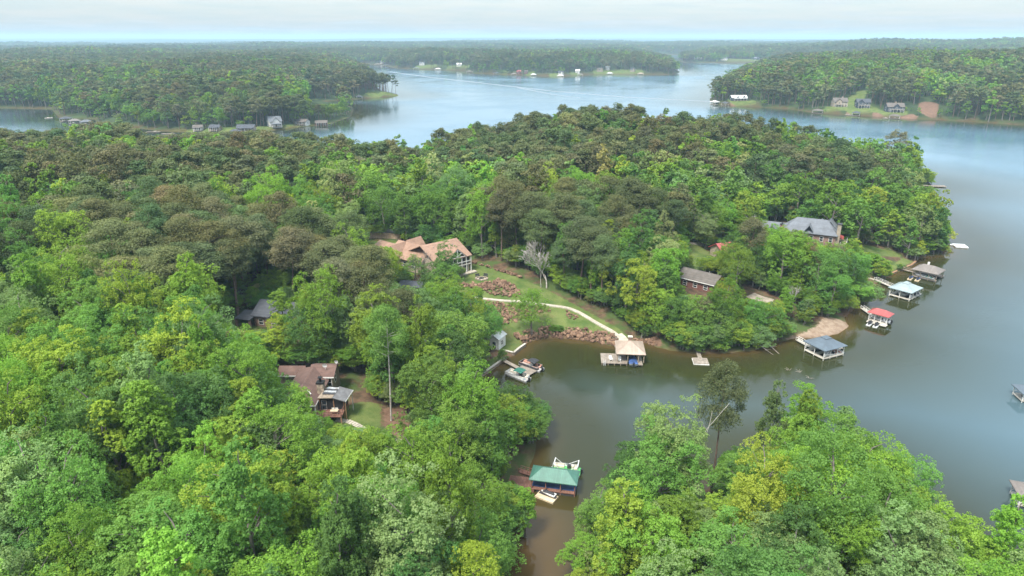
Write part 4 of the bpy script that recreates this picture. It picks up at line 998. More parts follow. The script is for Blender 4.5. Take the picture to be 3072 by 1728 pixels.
# tan dock shelter with the chimney and the open sun deck
o = empty('dock_shelter', (31.1, 163.5, 0), R(-4.6), 'tan-roofed dock shelter with a brick chimney and a weathered sun deck', 'boathouse')
hip(-3.75, 3.75, -4.2, 4.2, 3.2, 5.2, (0, 0), (0, 0)).build('roof', 'metal_tan', o)
ch = MB().span(-.45, .45, .75, 1.45, 4.0, 5.75).build('chimney', 'brick_brown', o); MB().box((0, 1.1, 5.85), (1.2, .95, .2)).build('chimney_cap', 'vinyl_cream', ch)
for x0, x1, y0, y1 in ((-7.6, -.9, -4.6, 1.2), (-3.5, -.9, 1.2, 6.4), (1.75, 3.0, -5.0, 3.4), (-.9, 3.0, 3.4, 6.6)):
    MB().span(x0, x1, y0, y1, .5, .7).build('deck', 'dock_wood', o)
for px, py in ((-3.4, -3.8), (-.8, -3.8), (1.9, -3.8), (3.3, -3.8), (-3.4, 3.8), (3.3, 3.8), (-3.4, 0), (3.3, 0)):
    MB().span(px - .1, px + .1, py - .1, py + .1, .7, 3.15).build('post', 'timber', o)
for px in (-7.4, -5.8, -4.2, -2.6, -1.0, 1.9, 2.85):
    MB().tube([(px, -4.5, -1.2), (px, -4.5, .5)], .12, 8).build('piling', 'timber', o)
for px, py in ((-7.4, 1), (-3.3, 6), (2.8, 6.2)): MB().tube([(px, py, -1.2), (px, py, .5)], .12, 8).build('piling', 'timber', o)
ld = MB()
for sx in (-7.0, -6.5): ld.bar((sx, -4.75, -.8), (sx, -4.75, 1.6), .07)
for k in range(6): ld.bar((-7.0, -4.75, -.5 + .35 * k), (-6.5, -4.75, -.5 + .35 * k), .06)
ld.build('ladder', 'white_metal', o)
for k, (cx, cy, lab) in enumerate(((-5.1, -2.9, 'white slatted chair on the sun deck, farther from the shelter'), (-2.9, -3.2, 'white slatted chair on the sun deck, nearer the shelter'))):
    wx_ = 31.1 + cx * math.cos(R(-4.6)) - cy * math.sin(R(-4.6)); wy_ = 163.5 + cx * math.sin(R(-4.6)) + cy * math.cos(R(-4.6))
    c_ = empty('deck_chair', (wx_, wy_, .7), R(10 - 25 * k), lab, 'chair', 'white chairs on the sun deck')
    MB().add([(-.33, -.45, .42), (.33, -.45, .42), (.33, .25, .28), (-.33, .25, .28), (-.33, -.45, .36), (.33, -.45, .36), (.33, .25, .22), (-.33, .25, .22)], [(0, 1, 2, 3), (7, 6, 5, 4), (0, 4, 5, 1), (1, 5, 6, 2), (3, 2, 6, 7), (0, 3, 7, 4)]).build('seat', 'white_paint', c_)
    MB().add([(-.33, .2, .3), (.33, .2, .3), (.38, .6, 1.05), (-.38, .6, 1.05), (-.33, .26, .3), (.33, .26, .3), (.38, .66, 1.05), (-.38, .66, 1.05)], [(3, 2, 1, 0), (4, 5, 6, 7), (0, 1, 5, 4), (2, 3, 7, 6), (1, 2, 6, 5), (3, 0, 4, 7)]).build('backrest', 'white_paint', c_)
    for sx in (-.4, .4): MB().span(sx - .07, sx + .07, -.45, .35, .55, .6).build('armrest', 'white_paint', c_); MB().span(sx - .04, sx + .04, -.45, -.37, 0, .55).build('leg', 'white_paint', c_)
runabout((31.55, 161.2), R(90 - 4.6), 'motorboat under a bright blue cover inside the tan dock shelter', cover='blue_tarp', z=.15)
bpy.data.objects['motorboat'].rotation_euler = (0, 0, R(-94.6))
# pontoon dock
o = empty('pontoon_dock', (3.2, 155.2, 0), R(-39), 'square weathered dock between the two pontoon boats', 'dock')
MB().span(-2.3, 2.4, -2.2, 2.0, .42, .6).build('deck', 'dock_wood', o)
for px in (-2.1, 0, 2.2):
    for py in (-2.0, 1.8): MB().tube([(px, py, -1.4), (px, py, .42)], .13, 8).build('piling', 'timber', o)
for px in (-2.2, -1.1, 0, 1.1, 2.3): MB().span(px - .06, px + .06, -2.28, -2.2, .1, .6).build('fender', 'white_paint', o)
g_ = MB().bar((-2.3, .2, .62), (-7.6, 0.9, .8), 1.15, .14).build('walkway', 'dock_wood', o)
for f in (.15, .5, .85): MB().tube([(-2.3 - 5.3 * f, .2 + .7 * f, -1.4), (-2.3 - 5.3 * f, .2 + .7 * f, .6)], .1, 6).build('piling', 'timber', g_)
pontoon_boat((1.5, 152.5), R(-39), 'white pontoon boat with a green canopy moored on the near side of the dock', canopy='green_canvas')
pontoon_boat((5.0, 157.9), R(-39), 'dark-railed pontoon boat with a black canopy on the far side of the dock', hull='charcoal', seat='vinyl_salmon', canopy='black_canvas')
# green boathouse
boathouse((8.0, 108.1), R(-12), 9.0, 4.7, 'metal_green', 'green metal-roofed boathouse on brown posts beside the white pontoon boat', 2.9, 1.4, 4.6, False, (-1,), 'dock_wood_red', 'dock_wood_red', .35, (1.5, 112.5), 1.5, 1.0, None, False, .7)
bh = [q for q in bpy.data.objects if q.name.startswith('boathouse') and q.parent is None][0]
MB().span(-4.1, 4.1, -1.2, 1.9, .15, .8).build('covered_slip', 'blue_tarp', bh)
pontoon_boat((10.6, 113.0), R(-12), 'white pontoon boat with lime green floor and folded canopy hoops behind the green roof', floor='lime_carpet', seat='vinyl_cream', folded=True, Lg=5.6)
jf = empty('jet_ski_float', (6.4, 105.2, 0), R(-32), 'beige plastic jet ski float beside the green boathouse', 'float')
MB().span(-1.9, 1.9, -1.1, 1.1, -.1, .32).build('float_body', 'float_beige', jf); MB().span(-1.7, 1.8, .05, .85, .32, .40).build('bunk', 'charcoal', jf)
jet_ski((6.7, 105.6), R(-32), 'black and white jet ski on the beige float by the green boathouse', z=.36)
MB().span(-2.6, 2.6, -1.7, 1.7, -.3, .75).build('shore_landing', 'dock_wood_red'); sl = bpy.data.objects['shore_landing']; sl.location = (1.9, 108.9, 0); sl.rotation_euler = (0, 0, R(-12)); tag(sl, 'dark red-brown wooden landing at the shore end of the green boathouse', 'landing')
# the row along the right-hand shore
boathouse((83.9, 166.6), R(25), 8.4, 7.4, 'metal_slate', 'slate-blue roofed boathouse nearest the sandy bank', 3.0, 2.1, 0, True, (-1, 0, 1), gang=(79.5, 173.8), apron=(3.6, 6.6, -.6, 3.0))
runabout((85, 168.3), R(25), 'motorboat in the back slip of the slate-blue boathouse', 'charcoal', z=.1); runabout((85.6, 165.2), R(25), 'motorboat in the front slip of the slate-blue boathouse', 'white_metal', 'vinyl_salmon', z=.1)
boathouse((109.8, 188.3), R(-47), 6.2, 4.4, 'metal_red', 'red metal-roofed boathouse with white decking', 2.9, 1.2, 2.6, False, (-1, 1), gang=(109.0, 197.4), fw=.9, apron=(-2.4, 3.1, -3.7, -1.9))
runabout((110, 188.5), R(-47), 'pale motorboat under the red boathouse roof', 'white_metal', z=.1)
for k, (px, py) in enumerate(((105.9, 186.2), (107.2, 184.9))):
    f_ = empty('jet_ski_float', (px, py, 0), R(48), ('left' if k == 0 else 'right') + ' of the two white jet ski floats by the red boathouse', 'float', 'white jet ski floats'); MB().span(-1.5, 1.5, -.6, .6, -.1, .26).build('float_body', 'white_metal', f_)
    jet_ski((px, py), R(48), ('left' if k == 0 else 'right') + ' of the two dark jet skis beside the red boathouse', 'charcoal', 'black_plastic', .28, 'jet skis by the red boathouse')
boathouse((128.9, 209.9), R(38), 8.4, 7.4, 'metal_silver', 'pale silver-green roofed boathouse with a long white gangway', 3.0, 2.0, 0, True, (-1, 0, 1), gang=(126.4, 224.2))
pontoon_boat((130.2, 211.4), R(38), 'pontoon boat in the back slip of the silver-roofed boathouse', Lg=6.0); runabout((131.2, 208.6), R(38), 'motorboat in the front slip of the silver-roofed boathouse', 'white_metal', z=.1)
boathouse((147.0, 228.4), R(-48), 8.6, 7.8, 'metal_brown', 'brown-roofed boathouse with a small white cupola', 3.0, 1.7, 3.4, False, (-1, 1), 'dock_wood', 'timber', gang=(141.9, 235.4), apron=(-3.9, 3.9, 3.5, 5.4))
bh = [q for q in bpy.data.objects if q.name.startswith('boathouse') and q.parent is None][-1]
MB().box((-.6, .8, 4.75), (.6, .6, .7)).ell((-.6, .8, 5.2), (.45, .45, .25), 8, 4).build('cupola', 'white_paint', bh)
runabout((145.2, 226.6), R(-48), 'white and teal motorboat beside the brown-roofed boathouse', 'white_metal', 'green_canvas', z=.35)
for k, (px, py) in enumerate(((140.2, 226.8), (142.0, 225.4))):
    f_ = empty('jet_ski_float', (px, py, 0), R(48), ('left' if k == 0 else 'right') + ' of the two tan jet ski floats by the brown-roofed boathouse', 'float', 'tan jet ski floats'); MB().span(-1.6, 1.6, -.65, .65, -.1, .26).build('float_body', 'float_beige', f_)
    jet_ski((px, py), R(48), ('left' if k == 0 else 'right') + ' of the two blue jet skis beside the brown-roofed boathouse', 'blue_tarp', 'black_plastic', .28, 'jet skis by the brown-roofed boathouse')
# docks cut by the right edge
boathouse((122.4, 141.6), R(-8), 8.0, 5.0, 'metal_slate', 'dark-roofed dock farther along the open lake, cut by the frame', 2.5, 1.2, 3, False, (-1, 1)); boathouse((95.6, 103.4), R(-18), 8.0, 5.2, 'metal_brown', 'brown-roofed dock closest on the open lake, cut by the frame', 2.6, 1.2, 3, False, (-1, 1))
runabout((95.2, 100.0), R(-18), 'pale motorboat moored in front of the closest brown-roofed dock', 'vinyl_cream', 'vinyl_cream', z=.1)
# landings
o = empty('landing', (49.4, 161.4, 0), R(-6), 'small brown wooden landing with a plank walk below the trees', 'dock')
MB().span(-1.9, 1.9, -1.7, 1.7, .22, .4).build('deck', 'dock_wood', o); MB().span(-2.0, 2.0, -1.8, 1.8, -.1, .2).build('float', 'white_paint', o); MB().span(-.4, .7, 1.72, 7.0, .2, .36).build('plank_walk', 'dock_wood', o)
o = empty('floating_dock', (182, 266.3, 0), R(-14), 'bright white floating dock off the wooded bank', 'dock')
MB().span(-2.3, 2.3, -2.4, 2.4, .1, .5).build('deck', 'white_metal', o); MB().span(-6.5, -2.32, .6, 1.6, .15, .45).build('gangway', 'white_metal', o); MB().span(-2.2, 2.2, -2.3, 2.3, -.3, .09).build('float', 'charcoal', o)
o = empty('jetty', (240, 384.5, 0), R(-8), 'small timber jetty at the tip of the wooded point', 'dock')
MB().span(-2, 6, -1.6, 1.6, .35, .55).build('deck', 'dock_wood', o); MB().span(-8, -2.02, -.7, .7, .4, .6).build('walkway', 'dock_wood', o)
for px in (-1.5, 2, 5.6):
    for py in (-1.4, 1.4): MB().tube([(px, py, -1.5), (px, py, .35)], .13, 6).build('piling', 'timber', o)
o = empty('landing', (5.6, 127.5, 0), R(40), 'little pale landing poking out below the shore trees', 'dock'); MB().span(-1.8, 1.6, -1.0, 1.0, .3, .5).build('deck', 'dock_pale', o)
for px in (-1.4, 1.3): MB().tube([(px, -.8, -1.2), (px, -.8, .3)], .1, 6).build('piling', 'timber', o)
o = empty('boathouse', (-4.0, 137.5, 0), R(75), 'dark hipped boathouse roof tucked under the trees by the narrows', 'boathouse'); hip(-3, 3, -2.4, 2.4, 2.6, 3.6, (-1, 0), (1, 0)).build('roof', 'shingle_dark', o)
for px in (-2.7, 2.7):
    for py in (-2.1, 2.1): MB().span(px - .1, px + .1, py - .1, py + .1, -1, 2.6).build('post', 'timber', o)
# fallen logs and driftwood
for pts, rad, lab in (([(69.8, 172.2, .9), (71.0, 170, .35), (71.9, 166.1, -.1)], .2, 'fallen log sloping from the bank into the water beside another'), ([(67.8, 170.2, .8), (68.9, 168.3, .3), (70.2, 165.4, -.1)], .14, 'thin forked fallen log beside the thicker one')):
    m = MB().tube(pts, [rad, rad * .85, rad * .5], 8); mid = Vector(pts[1]); m.tube([mid, mid + Vector((1.1, -.9, .5))], [rad * .5, rad * .15], 5); m.tube([mid, mid + Vector((-.7, -1.2, .35))], [rad * .45, rad * .12], 5)
    tag(m.build('fallen_log', 'log_grey'), lab, 'log', 'logs in the water')
for k, (px, py) in enumerate(((72.9, 155.5), (74.3, 152.3), (70.7, 156.6))):
    m = MB()
    for j in range(4): a_ = random.uniform(0, 6.3); m.tube([(px, py, -.2), (px + .5 * math.cos(a_), py + .5 * math.sin(a_), .25), (px + 1.1 * math.cos(a_ + .4), py + 1.1 * math.sin(a_ + .4), .35)], [.07, .05, .02], 5)
    tag(m.build('driftwood', 'log_grey'), ('forked driftwood snag in the water farther from the slate-blue boathouse', 'branched driftwood snag lowest in the picture of three', 'smallest driftwood snag, left of the other two')[k], 'driftwood', 'driftwood snags')
# boat wake on the open lake
wake = [(-300, 1750), (-170, 1500), (-30, 1270), (60, 1120), (160, 1000), (300, 900), (420, 830), (520, 760)]
mwk, nt, b = node_mat('wake'); b.inputs['Base Color'].default_value = (0.20, 0.23, 0.25, 1); b.inputs['Roughness'].default_value = .3; b.inputs['IOR'].default_value = 1.33
M['wake'] = mwk; bump(nt, b, noise(nt, .5, 4), .4, .1)
def ribbon(pts, w0, w1, name):
    m = MB(); vs = []; n = len(pts)
    for i, p in enumerate(pts):
        d_ = (Vector(pts[min(i + 1, n - 1)]) - Vector(pts[max(i - 1, 0)])).normalized(); w = w0 + (w1 - w0) * i / (n - 1)
        vs += [(p[0] - d_.y * w / 2, p[1] + d_.x * w / 2, .02), (p[0] + d_.y * w / 2, p[1] - d_.x * w / 2, .02)]
    m.add(vs, [(2 * i, 2 * i + 1, 2 * i + 3, 2 * i + 2) for i in range(n - 1)]); return tag(m.build(name, 'wake'), kind='structure')
ribbon(wake, 9, 5, 'water_wake'); ribbon([(10, 1190), (60, 1050), (95, 985)], 6, 2, 'water_wake')

# ------------------------------------------------------------------ houses and docks across the lake
far = [((370, 797), -8, 15, 11, 5.6, 3.6, 'siding_tan', 'shingle_taupe', 'two-storey tan house with a gabled balcony on the far right shore', [(-2, 6, 1.5, 3)], 2, 3),
       ((391, 786), -12, 14, 10, 5.6, 3.4, 'siding_navy', 'shingle_dark', 'dark two-storey house with white trim, middle of three on the far right shore', [(-3, 6, 1.5, 3)], 2, None),
       ((411, 756), -10, 17, 11, 5.2, 3.6, 'siding_navy', 'shingle_taupe', 'broad dark house with a taupe gabled roof closest to the red clay slope', [(0, 6.5, 2, 3.2)], 2, 1),
       ((286, 893), 6, 20, 8, 3.2, 2.6, 'siding_navy', 'white_metal', 'long house with a bright white metal roof at the tip of the right-hand point', [(-3, 5, 1.5, 2.2), (5, 5, 1.5, 2.4)], 1, None),
       ((-219.5, 645), 32, 11, 10, 4.6, 4.0, 'siding_white', 'shingle_grey', 'white gabled house with grey roof across the left inlet', [(0, 6, 1.2, 3.4)], 1, None),
       ((-281.5, 625), 8, 8, 6, 2.6, 1.8, 'siding_white', 'shingle_taupe', 'little white cabin farthest left on the inlet bank', [], 1, None),
       ((-265, 622.5), -6, 9, 6, 2.6, 2.0, 'siding_tan', 'shingle_dark', 'small tan cabin with dark roof on the inlet bank', [], 1, None),
       ((-238, 624), 5, 15, 8, 2.8, 2.4, 'siding_tan', 'shingle_dark', 'long low grey-roofed house on the inlet bank', [], 1, None),
       ((-200, 668), -20, 11, 7, 2.8, 2.0, 'siding_white', 'shingle_taupe', 'low white house with a beige roof beside the red one on the inlet', [], 1, None),
       ((-184, 674), 10, 11, 7, 3.0, 1.6, 'brick_red', 'shingle_taupe', 'low red house with a taupe roof near the inlet mouth', [], 1, None)]
for loc, rz, w, d, h, rh, wl_, rf_, lab, wg, st, ch_ in far:
    simple_house(loc, R(rz), w, d, h, rh, wl_, rf_, lab, 'houses across the water', wg, True, ch_, st)
tiny = [((15, 1602), 12, 'brick_red', 'metal_red', 'red house on the wooded far peninsula'), ((31, 1592), 10, 'brick_red', 'shingle_taupe', 'brown cottage right of the red house on the far peninsula'),
        ((106, 1552), 14, 'siding_white', 'shingle_dark', 'white house low by the water in the middle of the far peninsula'), ((147, 1602), 12, 'siding_white', 'white_metal', 'tall white-roofed house on the far peninsula'),
        ((202, 1646), 16, 'siding_tan', 'shingle_taupe', 'wide tan house on the far peninsula'), ((222, 1660), 12, 'siding_white', 'white_metal', 'bright white house right of the wide tan one'), ((276, 1640), 13, 'siding_tan', 'shingle_dark', 'house closest to the tip of the far peninsula'),
        ((-244, 1944), 18, 'siding_white', 'shingle_grey', 'white house left on the far peninsula'), ((-137, 1862), 16, 'siding_white', 'white_metal', 'white-roofed house behind the far docks'), ((-101, 1834), 14, 'brick_brown', 'shingle_taupe', 'brown house beside the white-roofed one far off'),
        ((-396, 2205), 18, 'siding_white', 'shingle_taupe', 'pale house at the head of the far channel'),
        ((702, 2385), 26, 'siding_white', 'shingle_grey', 'long white house leftmost on the far right bay'), ((814, 2400), 22, 'siding_navy', 'shingle_grey', 'tall blue-grey house on the far right bay'), ((838, 2382), 18, 'siding_white', 'shingle_taupe', 'white gabled house second on the far bay'),
        ((868, 2384), 20, 'siding_white', 'shingle_taupe', 'white house with steep gable on the far bay'), ((905, 2370), 18, 'siding_tan', 'shingle_dark', 'tan house rightmost on the far bay'),
        ((-1062, 2093), 34, 'siding_white', 'white_metal', 'white farm building in the woods on the left horizon'), ((-1805, 2880), 40, 'siding_white', 'white_metal', 'pale building farthest left near the horizon'), ((640, 2480), 30, 'siding_white', 'white_metal', 'white building beyond the far peninsula tip')]
for loc, w, wl_, rf_, lab in tiny:
    w *= .8
    simple_house(loc, R(random.uniform(-14, 14)), w, w * .6, 4.4, 3.0, wl_, rf_, lab, 'houses far across the lake', [(w * .15, w * .4, 2, 2.8)], False, None, 2)
def far_dock(loc, rz, w, d, roof, label, roofed=True):
    o = empty('boat_dock', (*loc, 0), R(rz), label, 'dock', 'docks across the lake')
    MB().span(-w / 2, w / 2, -d / 2, d / 2, .3, .6).build('deck', 'dock_wood' if roof != 'white_metal' else 'dock_pale', o)
    MB().span(-.8, .8, d / 2, d / 2 + 6, .3, .55).build('walkway', 'dock_wood', o)
    if roofed:
        for sx in (-1, 1):
            for sy in (-1, 1): MB().span(sx * (w / 2 - .4) - .12, sx * (w / 2 - .4) + .12, sy * (d / 2 - .4) - .12, sy * (d / 2 - .4) + .12, .6, 3.1).build('post', 'white_paint', o)
        hip(-w / 2 - .3, w / 2 + .3, -d / 2 - .3, d / 2 + .3, 3.1, 4.9, (-w * .12, 0), (w * .12, 0)).build('roof', roof, o)
    return o
for a_ in (((340.5, 782), -28, 11, 8, 'shingle_taupe', 'wide pale-posted boathouse first on the far right shore'), ((371.5, 757), -30, 8, 7, 'shingle_dark', 'dark-roofed boathouse below the middle far house'), ((364.5, 760), -30, 6, 5, 'shingle_dark', 'bare grey dock left of the dark-roofed far boathouse', False),
           ((398, 728), -32, 10, 7, 'shingle_taupe', 'taupe-roofed boathouse below the red clay slope'), ((389, 729), -32, 5, 4, 'shingle_dark', 'small bare dock left of the taupe-roofed boathouse', False), ((256, 890), -60, 9, 8, 'white_metal', 'white-roofed boathouse at the tip of the right-hand point'),
           ((264, 873), -60, 8, 6, 'shingle_dark', 'dark-roofed boathouse beside the white-roofed one'), ((-241, 605), 5, 9, 6, 'shingle_dark', 'dark-roofed dock on the left inlet'), ((-300, 606), -5, 12, 3, 'shingle_dark', 'long bare jetty on the left inlet', False), ((-320, 620), 8, 12, 2.4, 'shingle_dark', 'pale bare jetty at the bend of the left inlet', False),
           ((-449, 704), 50, 10, 8, 'shingle_dark', 'dark dock at the back of the left bay'), ((-428, 684), 45, 10, 7, 'metal_brown', 'brown dock nearest in the left bay'), ((-412, 676), 40, 10, 7, 'shingle_grey', 'grey-roofed dock right of the brown one'), ((-484, 731), 40, 7, 4, 'white_metal', 'white boat dock alone in the left bay', False), ((-446, 612), 10, 16, 4, 'dock_wood', 'long green-grey jetty by the leftmost trees', False),
           ((-101, 1702), 0, 14, 9, 'metal_brown', 'brown dock projecting into the far lake'), ((47, 1560), 0, 12, 8, 'white_metal', 'white-roofed dock near the middle of the far peninsula'), ((103, 1518), 0, 14, 9, 'white_metal', 'white dock at the foot of the far peninsula'), ((149, 1560), 0, 12, 8, 'metal_brown', 'brown-roofed dock on the far peninsula'),
           ((221, 1614), 0, 13, 8, 'white_metal', 'white-roofed dock fourth along the far peninsula'), ((288, 1600), 0, 13, 8, 'metal_tan', 'tan-roofed dock close to the far peninsula tip'), ((-36, 1622), 0, 14, 8, 'shingle_dark', 'dark dock on the left half of the far peninsula'), ((4, 1588), 0, 12, 7, 'metal_brown', 'brown dock below the red far house'),
           ((-190, 1838), 0, 16, 8, 'white_metal', 'white dock left on the far shore'), ((-252, 1885), 0, 16, 8, 'shingle_grey', 'grey dock farther left on the far shore'), ((-404, 2165), 0, 20, 9, 'metal_brown', 'wide dock at the far channel mouth'), ((-368, 2100), 0, 18, 9, 'shingle_dark', 'dark dock beside the far channel mouth'), ((-210, 972), 20, 8, 5, 'shingle_grey', 'grey dock under the pines of the mid-lake point')):
    far_dock(*a_)
# ------------------------------------------------------------------ trees
def leaf_mat(name, sat_var=0.5, trans=0.35):
    """Leaves: the tree's own colour (object colour or the forest point's colour), varied from leaf to leaf."""
    m = bpy.data.materials.new(name); m.use_nodes = True; nt = m.node_tree
    for n in list(nt.nodes): nt.nodes.remove(n)
    out = nt.nodes.new('ShaderNodeOutputMaterial')
    tint = nt.nodes.new('ShaderNodeAttribute'); tint.attribute_type = 'INSTANCER'; tint.attribute_name = 'color'
    lv = nt.nodes.new('ShaderNodeAttribute'); lv.attribute_name = 'leaf'
    dk = mixc(nt, 1.0, tint.outputs['Color'], (0.74, 0.80, 0.74), 'MULTIPLY')
    lt = mixc(nt, 1.0, tint.outputs['Color'], (1.24, 1.17, 1.20), 'MULTIPLY')
    c = mixc(nt, lv.outputs['Fac'], dk, lt)
    df = nt.nodes.new('ShaderNodeBsdfDiffuse'); tr = nt.nodes.new('ShaderNodeBsdfTranslucent')
    nt.links.new(c, df.inputs['Color'])
    tc = mixc(nt, 1.0, c, (1.15, 1.25, 0.55), 'MULTIPLY'); nt.links.new(tc, tr.inputs['Color'])
    mx = nt.nodes.new('ShaderNodeMixShader'); mx.inputs['Fac'].default_value = trans
    nt.links.new(df.outputs[0], mx.inputs[1]); nt.links.new(tr.outputs[0], mx.inputs[2])
    gl = nt.nodes.new('ShaderNodeBsdfGlossy'); gl.inputs['Roughness'].default_value = 0.5; gl.inputs['Color'].default_value = (0.75, 0.85, 0.8, 1)
    m2 = nt.nodes.new('ShaderNodeMixShader'); m2.inputs['Fac'].default_value = 0.008
    nt.links.new(mx.outputs[0], m2.inputs[1]); nt.links.new(gl.outputs[0], m2.inputs[2])
    nt.links.new(m2.outputs[0], out.inputs['Surface'])
    return m
M['leaves'] = leaf_mat('leaves', trans=0.42)
M['needles'] = leaf_mat('needles', trans=0.25)
plain('bark_grey', (0.20, 0.175, 0.15), 0.95, 0.4, 2.0)
plain('bark_pine', (0.17, 0.115, 0.085), 0.95, 0.4, 2.0)
plain('bark_pale', (0.42, 0.39, 0.35), 0.9, 0.35, 1.5)

rng = np.random.default_rng(7)
def unit(v): return v / (np.linalg.norm(v, axis=1, keepdims=True) + 1e-9)
def leaf_quads(cen, nrm, size, aspect, r, bend=0.12):
    """One small bent quad per leaf spray: centres, normals, size (per leaf)."""
    n = len(cen)
    a = unit(r.normal(size=(n, 3))); u = unit(np.cross(nrm, a)); w = np.cross(nrm, u)
    s = size[:, None]
    p0 = cen - u * s * 0.5; p1 = cen - w * s * 0.5 * aspect + nrm * s * bend; p2 = cen + u * s * 0.5; p3 = cen + w * s * 0.5 * aspect - nrm * s * bend
    co = np.stack([p0, p1, p2, p3], 1).reshape(-1, 3)
    q = np.arange(4 * n).reshape(-1, 4)
    return co, q
def leaf_mesh(name, co, q, leafval, mat):
    me = np_mesh(name, co, q)
    a = me.attributes.new('leaf', 'FLOAT', 'FACE'); a.data.foreach_set('value', np.clip(leafval, 0, 1).astype(np.float32))
    me.materials.append(M[mat])
    return me
def crown_points(r, H, Rc, zc, hz, nclump, shape):
    """Clump centres through a crown: an uneven ellipsoid, a spire or a fan of lobes."""
    d = unit(r.normal(size=(nclump * 3, 3))); d = d[d[:, 2] > -0.55][:nclump]
    lob = 1 + 0.22 * np.sin(3 * np.arctan2(d[:, 1], d[:, 0]) + r.uniform(0, 6)) + 0.14 * np.sin(5 * np.arctan2(d[:, 1], d[:, 0]) + r.uniform(0, 6))
    rad = (0.55 + 0.42 * r.random(len(d)) ** 0.6) * lob
    c = d * rad[:, None] * np.array([Rc, Rc, hz])
    if shape == 'tall':
        k = np.clip(1.15 - 0.62 * (c[:, 2] + hz) / (2 * hz), 0.3, 1.2); c[:, 0] *= k; c[:, 1] *= k
    if shape == 'fan':
        k = np.clip(0.6 + 0.5 * (c[:, 2] + hz) / (2 * hz), 0.4, 1.2); c[:, 0] *= k; c[:, 1] *= k
    c[:, 2] += zc
    return c, d
def broadleaf(name, seed, H, Rc, shape, nclump, nleaf, leaf, bark='bark_grey'):
    r = np.random.default_rng(seed)
    zc, hz = H * 0.60, H * 0.36
    if shape == 'tall': zc, hz = H * 0.56, H * 0.42
    c, d = crown_points(r, H, Rc, zc, hz, nclump, shape)
    rc = Rc * r.uniform(0.20, 0.36, len(c)) * (1.0 if nclump > 25 else 1.25)
    per = np.maximum(8, (nleaf * rc ** 2 / np.sum(rc ** 2))).astype(int)
    idx = np.repeat(np.arange(len(c)), per)
    nsub = 17 if nleaf > 5000 else (9 if nleaf > 900 else 4)
    sd_ = unit(r.normal(size=(len(c), nsub, 3)).reshape(-1, 3) + np.repeat(0.6 * d, nsub, 0) + np.array([0, 0, 0.4]))
    sc_ = np.repeat(c, nsub, 0) + sd_ * (np.repeat(rc, nsub) * r.uniform(0.62, 1.0, len(c) * nsub))[:, None] * np.array([1.12, 1.12, 0.85])
    si = idx * nsub + r.integers(0, nsub, len(idx))
    ld = unit(r.normal(size=(len(idx), 3)) + 0.7 * sd_[si] + np.array([0, 0, 0.5]))
    pos = sc_[si] + ld * (rc[idx] * (0.30 if nsub > 10 else 0.42) * (0.55 + 0.55 * r.random(len(idx))))[:, None]
    nr = unit(ld * 0.8 + 0.42 * r.normal(size=ld.shape) + np.array([0, 0, 0.45]))
    co, q = leaf_quads(pos, nr, leaf * r.uniform(0.6, 1.3, len(pos)), 0.8, r)
    stone = r.normal(0, 0.10, len(sc_))
    tone = r.normal(0.5, 0.12, len(c))[idx] + stone[si] + r.normal(0, 0.09, len(idx))
    cm = leaf_mesh(name + '_crown', co, q, tone, 'leaves')
    t = MB(); top = Vector((r.uniform(-.6, .6), r.uniform(-.6, .6), H * 0.72)); r0 = 0.016 * H + 0.02
    bend = Vector((r.uniform(-.5, .5), r.uniform(-.5, .5), 0))
    path = [Vector((0, 0, -0.6)), Vector((0, 0, H * 0.15)) + bend * 0.4, Vector((0, 0, H * 0.40)) + bend, top]
    t.tube(path, [r0 * 1.25, r0, r0 * 0.72, r0 * 0.22], 7 if nleaf > 900 else 4, cap=False)
    nl = 13 if nleaf > 3000 else (6 if nleaf > 900 else 0)
    for k in r.permutation(len(c))[:nl]:
        e = Vector(c[k]); zs = max(H * 0.25, e.z - (0.35 + 0.2 * r.random()) * math.hypot(e.x, e.y) - H * 0.08)
        f = min(1, zs / (H * 0.72)); st = path[2].lerp(top, max(0, (zs - H * 0.4) / (H * 0.32))) if zs > H * 0.4 else path[1].lerp(path[2], max(0, (zs - H * .15) / (H * .25)))
        mid = st.lerp(e, 0.5) + Vector((r.uniform(-.4, .4), r.uniform(-.4, .4), r.uniform(0, .5)))
        t.tube([st, mid, e], [r0 * 0.45 * (1.1 - 0.6 * f), r0 * 0.28, r0 * 0.08], 4, cap=False)
    tm = t.mesh(name + '_trunk'); tm.materials.append(M[bark])
    return tm, cm
